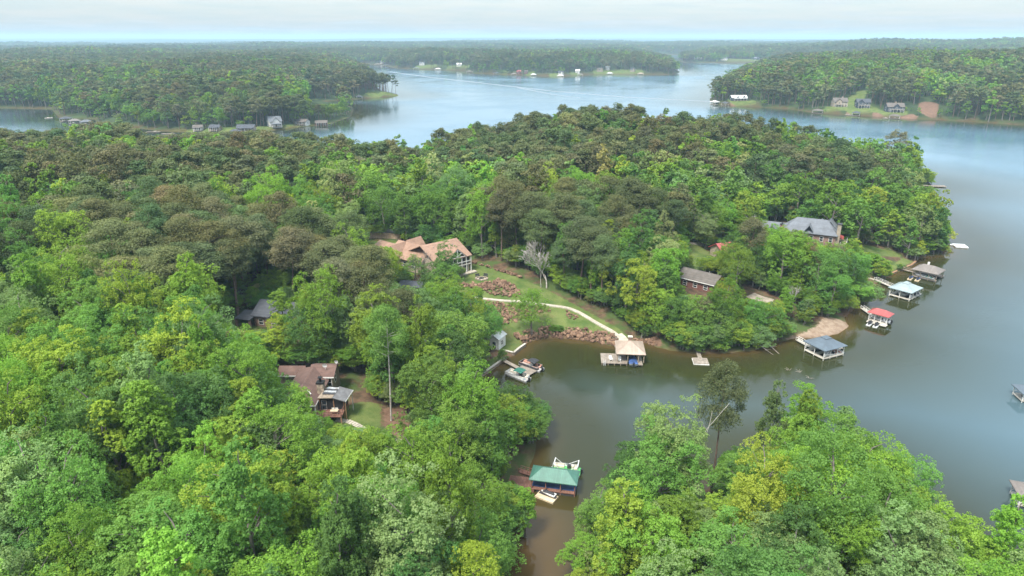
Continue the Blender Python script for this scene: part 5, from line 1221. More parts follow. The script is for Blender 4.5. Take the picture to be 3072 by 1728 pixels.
def pine(name, seed, H, Rc, ntuft, nneed, size):
    r = np.random.default_rng(seed)
    z0 = H * r.uniform(0.48, 0.58)
    tz = z0 + (H - z0) * r.random(ntuft) ** 0.85
    f = (tz - z0) / (H - z0)
    prof = np.sin(np.pi * np.clip(0.22 + 0.74 * f, 0, 1)) ** 0.8
    ang = r.uniform(0, 2 * np.pi, ntuft)
    rad = Rc * prof * (0.35 + 0.65 * r.random(ntuft) ** 0.5) * (1 + 0.25 * np.sin(2 * ang + r.uniform(0, 6)))
    c = np.stack([np.cos(ang) * rad, np.sin(ang) * rad, tz + 0.12 * rad], 1)
    rt = Rc * r.uniform(0.22, 0.36, ntuft)
    idx = np.repeat(np.arange(ntuft), nneed // ntuft)
    ld = unit(r.normal(size=(len(idx), 3)) + np.array([0, 0, 0.45]))
    pos = c[idx] + ld * (rt[idx] * (0.45 + 0.6 * r.random(len(idx))))[:, None] * np.array([1.15, 1.15, 0.7])
    nr = unit(np.cross(ld, unit(r.normal(size=ld.shape))) * 0.6 + ld * 0.55 + np.array([0, 0, 0.35]))
    co, q = leaf_quads(pos, nr, size * r.uniform(0.7, 1.3, len(pos)), 0.42, r, 0.05)
    tone = r.normal(0.48, 0.16, ntuft)[idx] + r.normal(0, 0.2, len(idx))
    cm = leaf_mesh(name + '_crown', co, q, tone, 'needles')
    t = MB(); r0 = 0.010 * H + 0.03; b = Vector((r.uniform(-.4, .4), r.uniform(-.4, .4), 0))
    t.tube([Vector((0, 0, -0.6)), Vector((0, 0, H * 0.4)) + b, Vector((0, 0, H * 0.97)) + b * 1.5], [r0 * 1.15, r0 * 0.85, r0 * 0.2], 6 if nneed > 900 else 4, cap=False)
    nl = 16 if nneed > 2500 else (6 if nneed > 900 else 0)
    for k in r.permutation(ntuft)[:nl]:
        e = Vector(c[k]); st = Vector((0, 0, e.z - 0.25 * math.hypot(e.x, e.y))) + b * (0.5 + e.z / H * 0.9)
        t.tube([st, e], [r0 * 0.3, r0 * 0.08], 4, cap=False)
    tm = t.mesh(name + '_trunk'); tm.materials.append(M['bark_pine'])
    return tm, cm
def limb_tree(name, seed, H, spread, depth=5, bark='bark_pale', twig=0.05, first=0.3):
    """A leafless tree: forking limbs down to fine twigs."""
    r = np.random.default_rng(seed); t = MB()
    def grow(p, d, L, rad, k):
        steps = 3; pts = [p]; rr = [rad]; q = p; dd = d
        for s_ in range(steps):
            dd = (dd + Vector(r.normal(size=3)) * 0.09 + Vector((0, 0, 0.05))).normalized(); q = q + dd * (L / steps)
            pts.append(q); rr.append(max(0.03, rad * (1 - 0.45 * (s_ + 1) / steps)))
        t.tube(pts, rr, 6 if k > 3 else (4 if k > 1 else 3), cap=False)
        if k == 0: return
        nb = 3 if k > 2 else (3 if r.random() < 0.6 else 2)
        for b_ in range(nb):
            ax = Vector(r.normal(size=3)); ax = (ax - dd * ax.dot(dd)).normalized()
            a = R(r.uniform(18, 42)) * spread
            grow(pts[-1] if b_ else pts[-2 if r.random() < .5 else -1], (dd * math.cos(a) + ax * math.sin(a) + Vector((0, 0, 0.08))).normalized(), L * r.uniform(0.62, 0.82), rr[-1] * (0.85 if b_ == 0 else 0.66), k - 1)
    grow(Vector((0, 0, -0.5)), Vector((0, 0, 1)), H * first, 0.012 * H + 0.06, depth)
    me = t.mesh(name + '_trunk'); me.materials.append(M[bark])
    return me
HI_B, MID_B, LOW_B, HI_P, MID_P, LOW_P = [], [], [], [], [], []
shapes = ['round', 'tall', 'round', 'fan', 'tall', 'tall', 'fan', 'round', 'tall', 'round']
for i, sh_ in enumerate(shapes):
    Hh = 20.0; Rr = {'round': 5.2, 'tall': 3.7, 'fan': 4.8}[sh_] * (0.92 + 0.05 * (i % 4))
    HI_B.append(broadleaf('broadleaf_near', 100 + i, Hh, Rr, sh_, 58 + 7 * (i % 4), 19000, 0.235))
    if i < 6:
        MID_B.append(broadleaf('broadleaf_mid', 140 + i, Hh, Rr, sh_, 34, 2300, 0.68))
        LOW_B.append(broadleaf('broadleaf_far', 180 + i, Hh, Rr, sh_, 15, 260, 1.8))
for i in range(6):
    HI_P.append(pine('pine_near', 200 + i, 24.0, 4.5 + 0.15 * i, 90, 15000, 0.36))
    if i < 5:
        MID_P.append(pine('pine_mid', 240 + i, 24.0, 4.6 + 0.15 * i, 48, 2500, 0.80))
        LOW_P.append(pine('pine_far', 280 + i, 24.0, 4.6 + 0.15 * i, 18, 280, 2.0))
# colour of each kind as it grows here: spring leaves from yellow-green to blue-green, a few oaks in pale catkin, olive pines
B_TINT = [((0.176, 0.305, 0.042), 'bright green', 0.26), ((0.235, 0.325, 0.042), 'yellow-green', 0.18), ((0.138, 0.258, 0.050), 'mid green', 0.28),
          ((0.098, 0.192, 0.050), 'deep green', 0.09), ((0.176, 0.272, 0.096), 'grey-green', 0.14), ((0.265, 0.300, 0.115), 'pale cream-green', 0.05)]
P_TINT = [((0.132, 0.150, 0.062), 'olive', 0.50), ((0.096, 0.140, 0.054), 'dark green', 0.28), ((0.150, 0.150, 0.074), 'brownish olive', 0.22)]
B_CUM = np.cumsum([t[2] for t in B_TINT]); P_CUM = np.cumsum([t[2] for t in P_TINT])

KEEP = [(-14, 216, 9, 4), (-20, 213, 12, 5), (-28, 217, 15, 7), (-38, 222, 14, 5), (-47, 228, 12.2, 4), (-48, 241, 10.5, 5), (-10, 209, 6.2, 4), (-5, 201, 5, 8), (-14, 203, 6, 3), (2, 187, 2.5, 6), (-4, 190, 3.6, 3), (9, 184, 1.5, 7), (18, 183, 1.5, 7), (24, 184, 1.6, 4), (29, 176, .6, 4), (10, 176, 0, 9), (20, 174, 0, 9), (1, 170, .6, 3), (-3, 168, 1, 2.5),
        (-43, 131, 10.6, 4.5), (-40, 134, 11.5, 3.5), (-37, 123, 8.0, 4), (-31, 121, 5.4, 3.0), (-24, 122, 4.4, 2.2), (-49, 138, 10, 3), (3, 155, .3, 6), (2.5, 149.5, 0, 4), (-4, 158, .8, 3), (31, 163, .6, 9), (7.5, 107, .6, 4.5), (10, 113, .6, 3.5), (6.2, 104.4, .3, 2.2), (1.5, 109, .7, 1.4), (-68, 161, 9.5, 3), (-66, 164, 11.5, 2.5), (-31, 195, 8, 3),
        (57, 199, 4.6, 4.5), (60, 204, 9, 5), (118, 248, 10, 5), (106, 252, 12, 7), (120, 246, 7, 3), (73, 230, 10.5, 1.2), (89.5, 233, 11, .6), (76, 196, 4, 3.5), (88, 178, 1, 7), (95, 184, 1, 4), (49.5, 161, .3, 3), (84, 166, .4, 5), (109, 187, .4, 4.5), (129, 209, .4, 5), (147, 228, .4, 6), (146, 242, 1, 6), (127, 224, .6, 3), (143, 250, 2, 5), (182, 266, .2, 4), (240, 384, .3, 6), (109, 272, 7.4, 4), (66, 230, 8, 4),
        (370, 790, 4, 12), (391, 780, 4, 12), (411, 750, 3, 14), (286, 885, 3, 15), (450, 762, 8, 16), (340, 782, 0, 9), (372, 757, 0, 9), (398, 728, 0, 10), (258, 888, 0, 10), (-219, 640, 2, 10), (-265, 616, .5, 30), (-195, 660, 1, 20), (-430, 690, 0, 30), (-480, 735, 0, 20), (-440, 640, 0, 14), (-470, 690, 0, 40), (-300, 606, 0, 16), (-240, 900, 0, 16), (-185, 1020, 0, 16)]      # sightlines that the trees leave open: world point, half width
CLEAR = LAWNS + DIRT + SAND + [[(-13, 228), (-4, 222), (4, 214.5), (13, 205), (22, 194), (32, 182.5), (36, 176.5), (30, 176), (16, 194), (0, 211)], [(-14, 218), (-13, 227), (-24, 233), (-46, 240), (-55, 230), (-46, 216), (-26, 203)], [(-54, 143), (-36, 143), (-30, 130), (-32, 118), (-47, 118), (-48, 132), (-54, 134)], [(50, 198), (62, 190), (70, 208), (60, 216), (52, 208)],
         [(94, 250), (100, 238), (116, 234), (128, 244), (126, 256), (112, 264), (98, 264)], [(70, 226), (90, 234), (88, 242), (70, 238)], [(-73, 172), (-68, 160), (-42, 158), (-42, 168), (-58, 178)], [(-36, 193), (-26, 191), (-26, 199), (-36, 199)], [(-8, 166), (-5, 173), (-1, 172), (-1, 165)],
         [(70, 202), (80, 202), (83, 194), (74, 192)], [(-78, 245), (-50, 244), (-36, 252), (-22, 268), (-28, 272), (-42, 258), (-54, 252), (-78, 254)], [(-2, 112), (4, 112), (5, 106), (-2, 106)]]     # polygons without trees
SPOTS = []     # trees seen singly in the photograph: kind, x, y, height, width factor, tint index
KEEP += [(93, 104, 0, 5), (96, 101, 0, 4), (33, 99.5, 6, 1.3), (49, 122, 0, 3.5), (53, 124, 0, 2.5), (-25, 121, 5, 2.0)]
SPOTS += [('b', 5.6, 176.4, 14.0, 1.1, 0, 'feathery bright green tree standing alone in the riprap'), ('b', -57, 157, 13.5, 1.1, 0, 'bright green tree in front of the dark-roofed house'), ('b', -50, 156, 15, 1.1, 1, 'yellow-green tree at the right end of the dark-roofed house'), ('b', 79, 224, 9.5, 1.2, 3, 'dark tree screening the salmon-red roof'), ('b', 85, 228, 9.5, 1.1, 2, 'green tree right of the salmon-red roof'),
          ('b', -7.3, 169.0, 13.0, 1.15, 2, 'broad mid green tree hiding the left side of the white boat shed'), ('b', -11.5, 182, 10.0, 1.1, 0, 'rounded bright green tree in front of the middle boulder bank'), ('b', -18.5, 178, 13, 1.2, 1, 'wide yellow-green tree left of the boulder banks'),
          ('b', -20.5, 204.5, 12.5, 1.0, 3, 'dark green tree right in front of the tan porch'), ('b', -31, 206.5, 8.5, 1.0, 2, 'small round tree in front of the tan house'),
          ('b', 0.2, 118.0, 13.0, 0.95, 1, 'glowing yellow-green tree leaning over the narrows'), ('b', -0.6, 114.5, 12.5, 0.95, 0, 'green tree above the landing by the green boathouse'), ('b', -9.5, 121.5, 15.0, 1.1, 4, 'tall grey-green tree behind the narrows'), ('b', -4.0, 103.0, 15.0, 1.05, 2, 'full green tree left of the green boathouse'),
          ('b', 2.2, 94.5, 10.0, .9, 0, 'bright sapling tree over the shallow end of the cove'), ('b', -6, 92, 15, 1.0, 0, 'large bright tree beside the brown shallows'), ('b', 10.5, 84, 9, 1.0, 0, 'low leafy tree on the tongue of land in the cove'), ('b', 14.5, 90, 12, 1.0, 2, 'vine-covered green tree at the mouth of the cove'),
          ('p', 36.5, 104.5, 27.0, 0.72, 0, 'tall thin pine rising above the foreground peninsula'), ('p', -25.3, 124.7, 25.0, 0.8, 0, 'very tall straight trunk with a small crown beside the garden steps'),
          ('b', 27, 98, 22.5, 0.95, 4, 'tallest grey-green tree at the left of the foreground peninsula'), ('b', 24, 80, 17, 1.3, 0, 'great rounded bright green crown in the right foreground'), ('b', 51, 103, 21.5, 0.8, 0, 'slender bright green tree on the foreground peninsula'), ('b', 46.5, 106, 21, 0.75, 4, 'slender pale tree beside the gap of water'),
          ('b', 56.5, 100.5, 20.5, 0.9, 4, 'tall silvery green tree right of the slender ones'), ('b', 58.5, 95, 18, 1.0, 1, 'yellow-green tree on the right of the foreground peninsula'), ('b', 20.5, 98.5, 15.5, 1.0, 3, 'dark leafy tree at the water on the left of the foreground peninsula'), ('b', 62.5, 88, 14, 1.0, 0, 'green tree near the right end of the foreground peninsula'),
          ('bare', 11.0, 203.2, 15.0, 1.3, 0, 'bare white-barked tree standing before the wood above the lawn'), ('bare', 9.2, 203.6, 10.0, .8, 1, 'smaller bare pale tree just behind the white one'), ('snag', 33.0, 100.2, 21.0, 1.0, 0, 'pale dead snag with broken limbs in the foreground wood'),
          ('bare', -58, 101, 17.0, .8, 2, 'leaning grey leafless tree in the left foreground canopy'), ('bare', 60.5, 99.5, 14, 1.0, 3, 'leafless branching tree at the right water edge'), ('bare', -29, 199, 13, 1.1, 4, 'grey leafless tree before the tan house'), ('bare', 84, 190, 8, 1.0, 1, 'small bare grey tree beside the patio'),
          ('bare', 20, 262, 17, .7, 2, 'leafless grey trunk in the middle of the peninsula wood'), ('bare', 27, 258, 16, .7, 4, 'pale dead tree in the middle of the peninsula wood'), ('bare', -8, 168.5, 9, 1.0, 1, 'thin bare tree behind the boat shed')]

def scatter():
    """Tree positions over the land in and around the view, closer together near the houses, thinning far off."""
    out = []
    for lo, hi, step, size in ((48, 260, 5.4, 1.0), (260, 700, 6.6, 1.02), (700, 1500, 8.2, 1.1), (1500, 3000, 11.0, 1.25), (3000, 6500, 21.0, 1.7)):
        half = hi * 0.86 + 40
        xs = np.arange(-half, half, step); ys = np.arange(max(20, lo * 0.6), hi, step)
        X, Y = np.meshgrid(xs, ys); X = X.ravel(); Y = Y.ravel()
        X = X + rng.uniform(-.42, .42, X.size) * step; Y = Y + rng.uniform(-.42, .42, Y.size) * step
        D = np.hypot(X, Y)
        k = (D >= lo) & (D < hi) & (np.abs(X) < Y * (0.80 if hi < 800 else 0.92) + 45)
        X, Y, D = X[k], Y[k], D[k]
        d = shore(X, Y)
        k = d > (1.4 if lo < 700 else 2.2)
        out.append(np.stack([X[k], Y[k], D[k], d[k], np.full(k.sum(), size)], 1))
    return np.concatenate(out)
P = scatter()
def edge_shrubs():
    """Bushes and saplings along the water and round the clearings."""
    X = rng.uniform(-110, 260, 60000); Y = rng.uniform(60, 480, 60000)
    d = shore(X, Y); e = np.full(len(X), 1e9)
    for poly in CLEAR:
        q = -poly_dist(X, Y, poly); e = np.where(q < 0, -1, np.where(e < 0, e, np.minimum(e, q)))
    k = (d > -.1) & (e > .5) & ((d < 6) | (e < 5)) & (np.abs(X) < Y * .8 + 20)
    k &= rng.random(len(X)) < np.where(d < 2.5, .95, .34)
    X, Y, d = X[k], Y[k], d[k]
    return np.stack([X, Y, np.hypot(X, Y), d, np.full(len(X), -1.0)], 1)
def understory():
    xs = np.arange(-230, 250, 4.6); ys = np.arange(45, 265, 4.6); X, Y = np.meshgrid(xs, ys); X = X.ravel() + rng.uniform(-2, 2, X.size); Y = Y.ravel() + rng.uniform(-2, 2, Y.size)
    d = shore(X, Y); k = (d > 3) & (np.abs(X) < Y * .8 + 20) & (np.hypot(X, Y) < 262)
    for poly in CLEAR: k &= ~(poly_dist(X, Y, poly) > -2.5)
    return np.stack([X[k], Y[k], np.hypot(X[k], Y[k]), d[k], np.full(k.sum(), -2.0)], 1)
ES = np.concatenate([edge_shrubs(), understory()])
keep = np.ones(len(P), bool)
for poly in CLEAR:
    keep &= ~(poly_dist(P[:, 0], P[:, 1], poly) > -0.6)
P = np.concatenate([P[keep], ES])
x, y, D, ds, sz = P.T
z = height(x, y, ds)
pn = fbm(x, y, 95, 31, 2) * 0.75 + 0.25 * vnoise(x, y, 420, 77)
zone = np.clip((y - 185) / 60, 0, 1) * 0.42 + np.clip((-x - 45) / 40, 0, 1) * np.clip((y - 135) / 40, 0, 1) * 0.25
zone = np.clip(zone, 0, 0.52) - np.clip((x - 60) / 80, 0, 1) * np.clip((330 - y) / 60, 0, 1) * 0.22
zone -= np.clip((172 - y) / 45, 0, 1) * np.clip((x + 95) / 30, 0.25, 1) * 0.6
zone += np.clip((-x - 10) / 40, 0, 1) * np.clip((y - 165) / 40, 0, 1) * np.clip((360 - y) / 60, 0, 1) * 0.12
is_pine = (rng.random(len(P)) < np.clip((fbm(x, y, 55, 31, 2) - 0.5) * 3.0 + zone, 0.02, 0.86)) & (ds > 4)
is_pine &= (y > 128) | (x < -110)
is_pine &= (ds > 9) | (rng.random(len(P)) < .25)
shrub = sz < 0; under = sz < -1.5; sz = np.where(shrub, 1.0, sz); is_pine &= ~shrub
is_pine |= (D > 1450) & (rng.random(len(P)) < np.clip((fbm(x, y, 260, 44, 2) - .5) * 4 + .5, .05, .95))
is_pine |= (D > 480) & (D <= 1450) & (rng.random(len(P)) < np.clip((fbm(x, y, 120, 45, 2) - .55) * 4 + .3, 0, .9))
is_pine[(x > 250) & (x < 300) & (y > 880) & (y < 980) & (rng.random(len(P)) < .7)] = True
is_pine[(x > -240) & (x < -160) & (y > 950) & (y < 1100)] = True
hgt = np.where(is_pine, rng.normal(22.0, 2.6, len(P)), rng.normal(18.3, 3.6, len(P)))
small = (~is_pine) & (rng.random(len(P)) < 0.20)
hgt = hgt * (0.86 + 0.30 * fbm(x, y, 60, 91, 2))
hgt = np.where(small, hgt * rng.uniform(0.45, 0.7, len(P)), hgt)
hgt = np.where(shrub, np.where(under, rng.uniform(4.5, 10, len(P)), rng.uniform(2.6, 7.5, len(P))), np.clip(hgt, 5.0, 28)) * np.where(D > 2500, 1.0, 1.0)
wid = rng.uniform(0.85, 1.18, len(P)) * sz * np.where(small, 1.15, 1.0)
wid *= np.clip(0.55 + 0.45 * hgt / 18.0, 0.5, 1.15) / np.maximum(hgt / np.where(is_pine, 24.0, 20.0), 0.3)   # crown width follows height less than in proportion
tint = np.where(is_pine, np.searchsorted(P_CUM, rng.random(len(P)) * P_CUM[-1]), np.searchsorted(B_CUM, rng.random(len(P)) * B_CUM[-1]))
tint = np.where((~is_pine) & (tint == 5) & ((ds < 12) | (y < 125)), 2, tint)
# sightlines to the houses, lawns and docks: trees in front stay below them or are left out
for kx, ky, kz, kr in KEEP:
    L = math.hypot(kx, ky); ux, uy = kx / L, ky / L
    al = x * ux + y * uy; lat = np.abs(-x * uy + y * ux)
    sight = 80 + (kz - 80) * al / L
    rad = np.where(is_pine, 4.0, 5.0) * wid * hgt / 22
    hit = (al < L + 2) & (al > 20) & (lat < kr * al / L + rad * 0.85)
    room = sight - z - 0.6
    hgt = np.where(hit & (hgt > room), room, hgt)
# trees that stand singly
if SPOTS:
    S = np.array([s_[1:3] for s_ in SPOTS])
    near = D < 320
    dm = np.full(len(P), 1e9)
    for s_ in SPOTS:
        dm = np.where(near, np.minimum(dm, np.hypot(x - s_[1], y - s_[2]) - 2.6 * s_[4]), dm)
    ok = (dm > 1.2)
else: ok = np.ones(len(P), bool)
ok &= hgt > 2.2
is_pine &= ~(hgt < 9)
tint = np.where((~is_pine) & (tint > 5), 2, tint)
x, y, D, ds, z, hgt, wid, tint, is_pine = [a[ok] for a in (x, y, D, ds, z, hgt, wid, tint, is_pine)]
wid = np.where(hgt < 8, np.clip(wid, 0.8, 2.2), wid)
rot = rng.uniform(0, 2 * np.pi, len(x)); tilt = rng.normal(0, 0.03, (len(x), 2))
def colour(kind_pine, ti, n):
    base = np.array([t[0] for t in (P_TINT if kind_pine else B_TINT)])[ti]
    j = np.exp(rng.normal(0, 0.13, (n, 1))) * np.exp(rng.normal(0, 0.075, (n, 1)) * np.array([[1.0, 0.0, -0.4]]) + rng.normal(0, 0.02, (n, 3)))
    return np.clip(base * j, 0.01, 0.4)
stand = 1 + 0.55 * (fbm(x, y, 70, 61, 2) - .5) + 0.5 * (fbm(x, y, 400, 62, 2) - .5) * (D > 500)
colr = np.zeros((len(x), 3))
colr[is_pine] = colour(True, np.clip(tint[is_pine], 0, 2), is_pine.sum()); colr[~is_pine] = colour(False, tint[~is_pine], (~is_pine).sum())
colr *= (stand * np.where(D > 700, 0.88, 1.0))[:, None]
# how large each shows
def showing(x, y, zt, h):
    c_, s_ = math.cos(R(20.19)), math.sin(R(20.19))
    dep = y * c_ - (zt - 80) * s_; up = y * s_ + (zt - 80) * c_
    u = x / dep * 2049 / 1536; v = up / dep * 2049 / 864
    return np.where((dep > 10) & (np.abs(u) < 1.03) & (np.abs(v) < 1.05), h / dep, 0)
vis = showing(x, y, z + hgt * 0.75, hgt * wid ** 0.5)
single = np.zeros(len(x), bool)
for kp in (True, False):
    idx = np.where(is_pine == kp)[0]; idx = idx[np.argsort(-vis[idx])][:285]
    single[idx[vis[idx] > 0]] = True

LANDMARKS = [('red-decked house', -40, 135), ('green-roofed boathouse', 11, 114), ('tan-roofed house', -35, 222), ('tan-roofed dock shelter', 36, 168),
             ('red brick house', 60, 206), ('grey-roofed brick house', 110, 258), ('dark-roofed house', -62, 172), ('pontoon boat dock', 0, 158),
             ('blue-grey boathouse', 92, 168), ('white boat shed', -3, 170), ('upper stone bank', -5, 205), ('bare pale tree', 11, 206), ('wooden privacy fence', -48, 252),
             ('red-roofed floating dock', 116, 188), ('brown-roofed boathouse', 155, 236), ('small brown landing', 52, 164), ('foreground dead snag', 33, 100), ('timber jetty', 232, 380), ('salmon-red roof', 78, 240), ('pale driveway', -62, 241), ('asphalt lane', -30, 264), ('floating white dock', 178, 262), ('patio by the brick house', 76, 197), ('garden steps', -28, 118)]
ORD = ['', 'second ', 'third ', 'fourth ', 'fifth ', 'sixth ', 'seventh ', 'eighth ', 'ninth ', 'tenth ', 'eleventh ', 'twelfth ']
def make_tree(name, meshes, loc, h, hb, w, rz, col, label, cat, group, tl=(0, 0)):
    t = empty(name, loc, 0, label, cat, group)
    t.rotation_euler = (tl[0], tl[1], rz); s_ = h / hb; t.scale = (s_ * w, s_ * w, s_)
    for nm, me in zip(('trunk', 'crown'), meshes):
        o = bpy.data.objects.new(nm, me); o.parent = t; o.color = (*col, 1); COL.objects.link(o)
    return t
pick = rng.integers(0, 10000, len(x))
names = {}
for i in np.where(single)[0]:
    tn = (P_TINT[min(tint[i], 2)] if is_pine[i] else B_TINT[tint[i]])[1]
    size = ('tall ' if hgt[i] > (23.5 if is_pine[i] else 20.5) else ('small ' if hgt[i] < (17 if is_pine[i] else 11) else ''))
    desc = size + tn + (' pine' if is_pine[i] else ' broadleaf tree')
    k = int(np.argmin([math.hypot(x[i] - l[1], y[i] - l[2]) for l in LANDMARKS])); l = LANDMARKS[k]
    a = math.degrees(math.atan2(y[i] - l[2], x[i] - l[1]))
    side = ['right of', 'behind and right of', 'behind', 'behind and left of', 'left of', 'in front and left of', 'in front of', 'in front and right of'][int(round((a % 360) / 45)) % 8]
    names.setdefault((desc, side, l[0]), []).append((math.hypot(x[i] - l[1], y[i] - l[2]), i))
label_of = {}; rest_ = []
for (desc, side, lm), lst in names.items():
    lst.sort()
    for r_, (_, i) in enumerate(lst):
        o_ = (ORD[r_] + 'nearest ') if r_ < len(ORD) else None
        if len(lst) == 1: label_of[i] = f'{desc} {side} the {lm}'
        elif o_: label_of[i] = f'{o_}{desc} {side} the {lm}'
        else: rest_.append((desc, i))
for desc in sorted(set(q[0] for q in rest_)):
    for r_, i in enumerate(sorted([q[1] for q in rest_ if q[0] == desc], key=lambda i: x[i] / y[i])):
        label_of[i] = f'{(ORD[r_] + "farthest").replace("second farthest", "second farthest")} left {desc} deep in the far left woods' if r_ < len(ORD) else f'{desc} lost among many in the deep left woods'
for i in np.where(single)[0]:
    hi = D[i] < 235
    lib = (HI_P if hi else MID_P) if is_pine[i] else (HI_B if hi else MID_B)
    make_tree('pine_tree' if is_pine[i] else 'broadleaf_tree', lib[pick[i] % len(lib)], (x[i], y[i], z[i]), hgt[i], 24.0 if is_pine[i] else 20.0, wid[i], rot[i], colr[i],
              label_of[i], 'tree', 'pines of the near woods' if is_pine[i] else 'broadleaf trees of the near woods', tilt[i])

BARE = [limb_tree('bare_tree', 400 + k, 13.0, (.85, .9, .8, 1.1, 1.05)[k], (6, 5, 5, 5, 5)[k], ('bark_pale', 'bark_pale', 'bark_grey', 'bark_pale', 'bark_grey')[k], first=(.32, .34, .42, .30, .34)[k]) for k in range(5)]
SNAG = limb_tree('snag', 450, 13.0, 1.25, 2, 'bark_pale', first=.62)
for k, (kd, sx, sy, sh_, sw, ti, lab) in enumerate(SPOTS):
    sz_ = max(gz(sx, sy), 0.0)
    if kd in ('b', 'p'):
        lib = HI_P if kd == 'p' else HI_B; hb_ = 24.0 if kd == 'p' else 20.0
        cl_ = colour(kd == 'p', np.array([ti]), 1)[0] if 'garden steps' not in lab else np.array([.135, .245, .05])
        pair = lib[(k * 3 + 2) % len(lib)]
        if 'garden steps' in lab:
            tm_ = pair[0].copy(); tm_.materials[0] = M['bark_pale']; pair = (tm_, pair[1])
        make_tree('pine_tree' if kd == 'p' else 'broadleaf_tree', pair, (sx, sy, sz_), sh_, hb_, sw * (20.0 / sh_) ** .35, k * 1.3, cl_, lab, 'tree', None)
    else:
        t_ = empty('bare_tree' if kd == 'bare' else 'dead_snag', (sx, sy, sz_), k * 1.7, lab, 'tree'); me = BARE[ti] if kd == 'bare' else SNAG
        zt = max(v.co.z for v in me.vertices); t_.scale = (sh_ / zt * sw, sh_ / zt * sw, sh_ / zt)
        if 'leaning' in lab: t_.rotation_euler = (0.0, -.35, .4)
        o_ = bpy.data.objects.new('trunk', me); o_.parent = t_; COL.objects.link(o_)

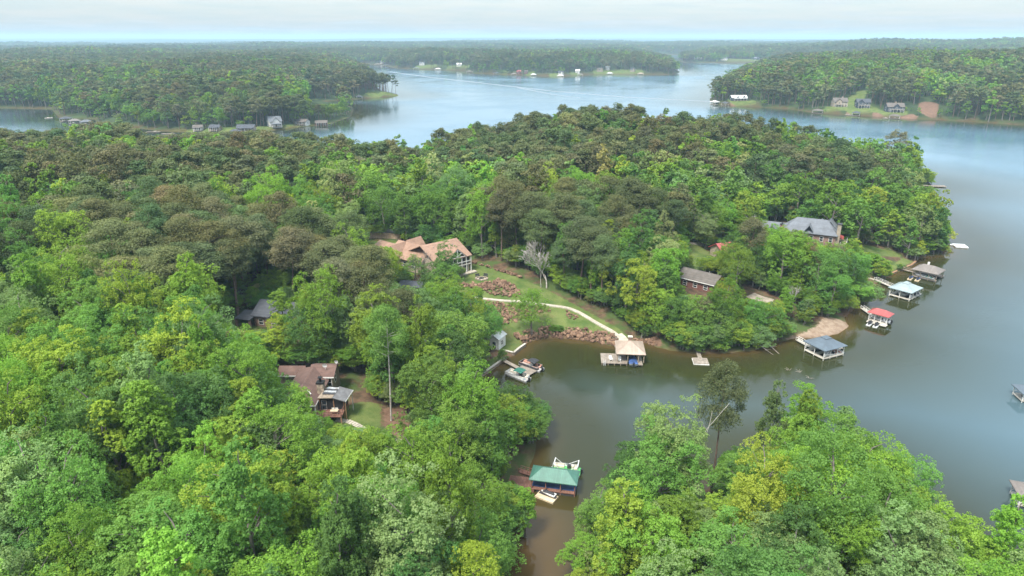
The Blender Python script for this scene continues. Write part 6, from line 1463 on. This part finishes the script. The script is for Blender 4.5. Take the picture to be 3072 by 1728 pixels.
# the rest of the woods: points that carry a tree each
def source_collection(name, pairs):
    c_ = bpy.data.collections.new(name)
    for k, (tm, cm) in enumerate(pairs):
        bm = bmesh.new(); bm.from_mesh(tm); nf = len(bm.faces)
        bm.from_mesh(cm)
        me = bpy.data.meshes.new(name + '_whole'); bm.to_mesh(me); bm.free()
        mi = np.ones(len(me.polygons), np.int32); mi[:nf] = 0
        me.materials.append(tm.materials[0]); me.materials.append(cm.materials[0]); me.polygons.foreach_set('material_index', mi)
        o = bpy.data.objects.new('%s_%02d' % (name, k), me); c_.objects.link(o)
    return c_
def forest(name, pairs, sel, hb, label, cat):
    if sel.sum() == 0: return
    col_ = source_collection(name + '_source', pairs); n = int(sel.sum())
    me = bpy.data.meshes.new(name); me.vertices.add(n)
    me.vertices.foreach_set('co', np.stack([x[sel], y[sel], z[sel]], 1).astype(np.float32).ravel())
    s_ = hgt[sel] / hb
    a = me.attributes.new('size', 'FLOAT_VECTOR', 'POINT'); a.data.foreach_set('vector', np.stack([s_ * wid[sel], s_ * wid[sel], s_], 1).astype(np.float32).ravel())
    a = me.attributes.new('turn', 'FLOAT_VECTOR', 'POINT'); a.data.foreach_set('vector', np.stack([tilt[sel, 0], tilt[sel, 1], rot[sel]], 1).astype(np.float32).ravel())
    a = me.attributes.new('pick', 'INT', 'POINT'); a.data.foreach_set('value', (pick[sel] % len(pairs)).astype(np.int32))
    a = me.attributes.new('color', 'FLOAT_COLOR', 'POINT'); a.data.foreach_set('color', np.concatenate([colr[sel], np.ones((n, 1))], 1).astype(np.float32).ravel())
    o = bpy.data.objects.new(name, me); COL.objects.link(o)
    ng = bpy.data.node_groups.new(name, 'GeometryNodeTree')
    ng.interface.new_socket('Geometry', in_out='INPUT', socket_type='NodeSocketGeometry'); ng.interface.new_socket('Geometry', in_out='OUTPUT', socket_type='NodeSocketGeometry')
    gi, go = ng.nodes.new('NodeGroupInput'), ng.nodes.new('NodeGroupOutput')
    mp_ = ng.nodes.new('GeometryNodeMeshToPoints'); ci = ng.nodes.new('GeometryNodeCollectionInfo'); ip = ng.nodes.new('GeometryNodeInstanceOnPoints')
    ci.inputs['Collection'].default_value = col_; ci.inputs['Separate Children'].default_value = True; ci.inputs['Reset Children'].default_value = True
    def na(nm, dt):
        q = ng.nodes.new('GeometryNodeInputNamedAttribute'); q.data_type = dt; q.inputs['Name'].default_value = nm
        return q.outputs['Attribute']
    ng.links.new(gi.outputs[0], mp_.inputs['Mesh']); ng.links.new(mp_.outputs[0], ip.inputs['Points']); ng.links.new(ci.outputs[0], ip.inputs['Instance'])
    ip.inputs['Pick Instance'].default_value = True
    ng.links.new(na('pick', 'INT'), ip.inputs['Instance Index']); ng.links.new(na('size', 'FLOAT_VECTOR'), ip.inputs['Scale'])
    er = ng.nodes.new('FunctionNodeEulerToRotation'); ng.links.new(na('turn', 'FLOAT_VECTOR'), er.inputs[0]); ng.links.new(er.outputs[0], ip.inputs['Rotation'])
    ng.links.new(ip.outputs[0], go.inputs[0])
    md = o.modifiers.new('trees', 'NODES'); md.node_group = ng
    return tag(o, label, cat, None, 'stuff')
rest = ~single
forest('near_broadleaf_wood', HI_B, rest & ~is_pine & (D < 260), 20.0, 'green broadleaf wood filling in between the near trees', 'wood')
forest('broadleaf_forest', MID_B, rest & ~is_pine & (D >= 260) & (D < 800), 20.0, 'green broadleaf forest over the middle of the peninsula', 'forest')
forest('near_pine_wood', HI_P, rest & is_pine & (D < 260), 24.0, 'olive pine wood filling in between the near pines', 'wood')
forest('pine_forest', MID_P, rest & is_pine & (D >= 260) & (D < 800), 24.0, 'olive pine forest over the middle of the peninsula', 'forest')
forest('distant_broadleaf_forest', LOW_B, rest & ~is_pine & (D >= 800), 20.0, 'distant green broadleaf forest beyond the lake', 'forest')
forest('distant_pine_forest', LOW_P, rest & is_pine & (D >= 800), 24.0, 'distant dark pine forest beyond the lake', 'forest')
print('TREES', len(x), 'single', int(single.sum()))
# ------------------------------------------------------------------ haze
mh = bpy.data.materials.new('haze'); mh.use_nodes = True; nt = mh.node_tree
for n in list(nt.nodes): nt.nodes.remove(n)
ho = nt.nodes.new('ShaderNodeOutputMaterial'); hv = nt.nodes.new('ShaderNodeVolumePrincipled')
hv.inputs['Color'].default_value = (0.56, 0.80, 0.97, 1); hv.inputs['Density'].default_value = 0.000125; hv.inputs['Anisotropy'].default_value = 0.0
nt.links.new(hv.outputs[0], ho.inputs['Volume'])
hz_ = MB().span(-46000, 46000, -500, 46000, -5.0, 128.0).build('haze', mh)
tag(hz_, 'pale blue haze over the far woods', 'haze', None, 'stuff')
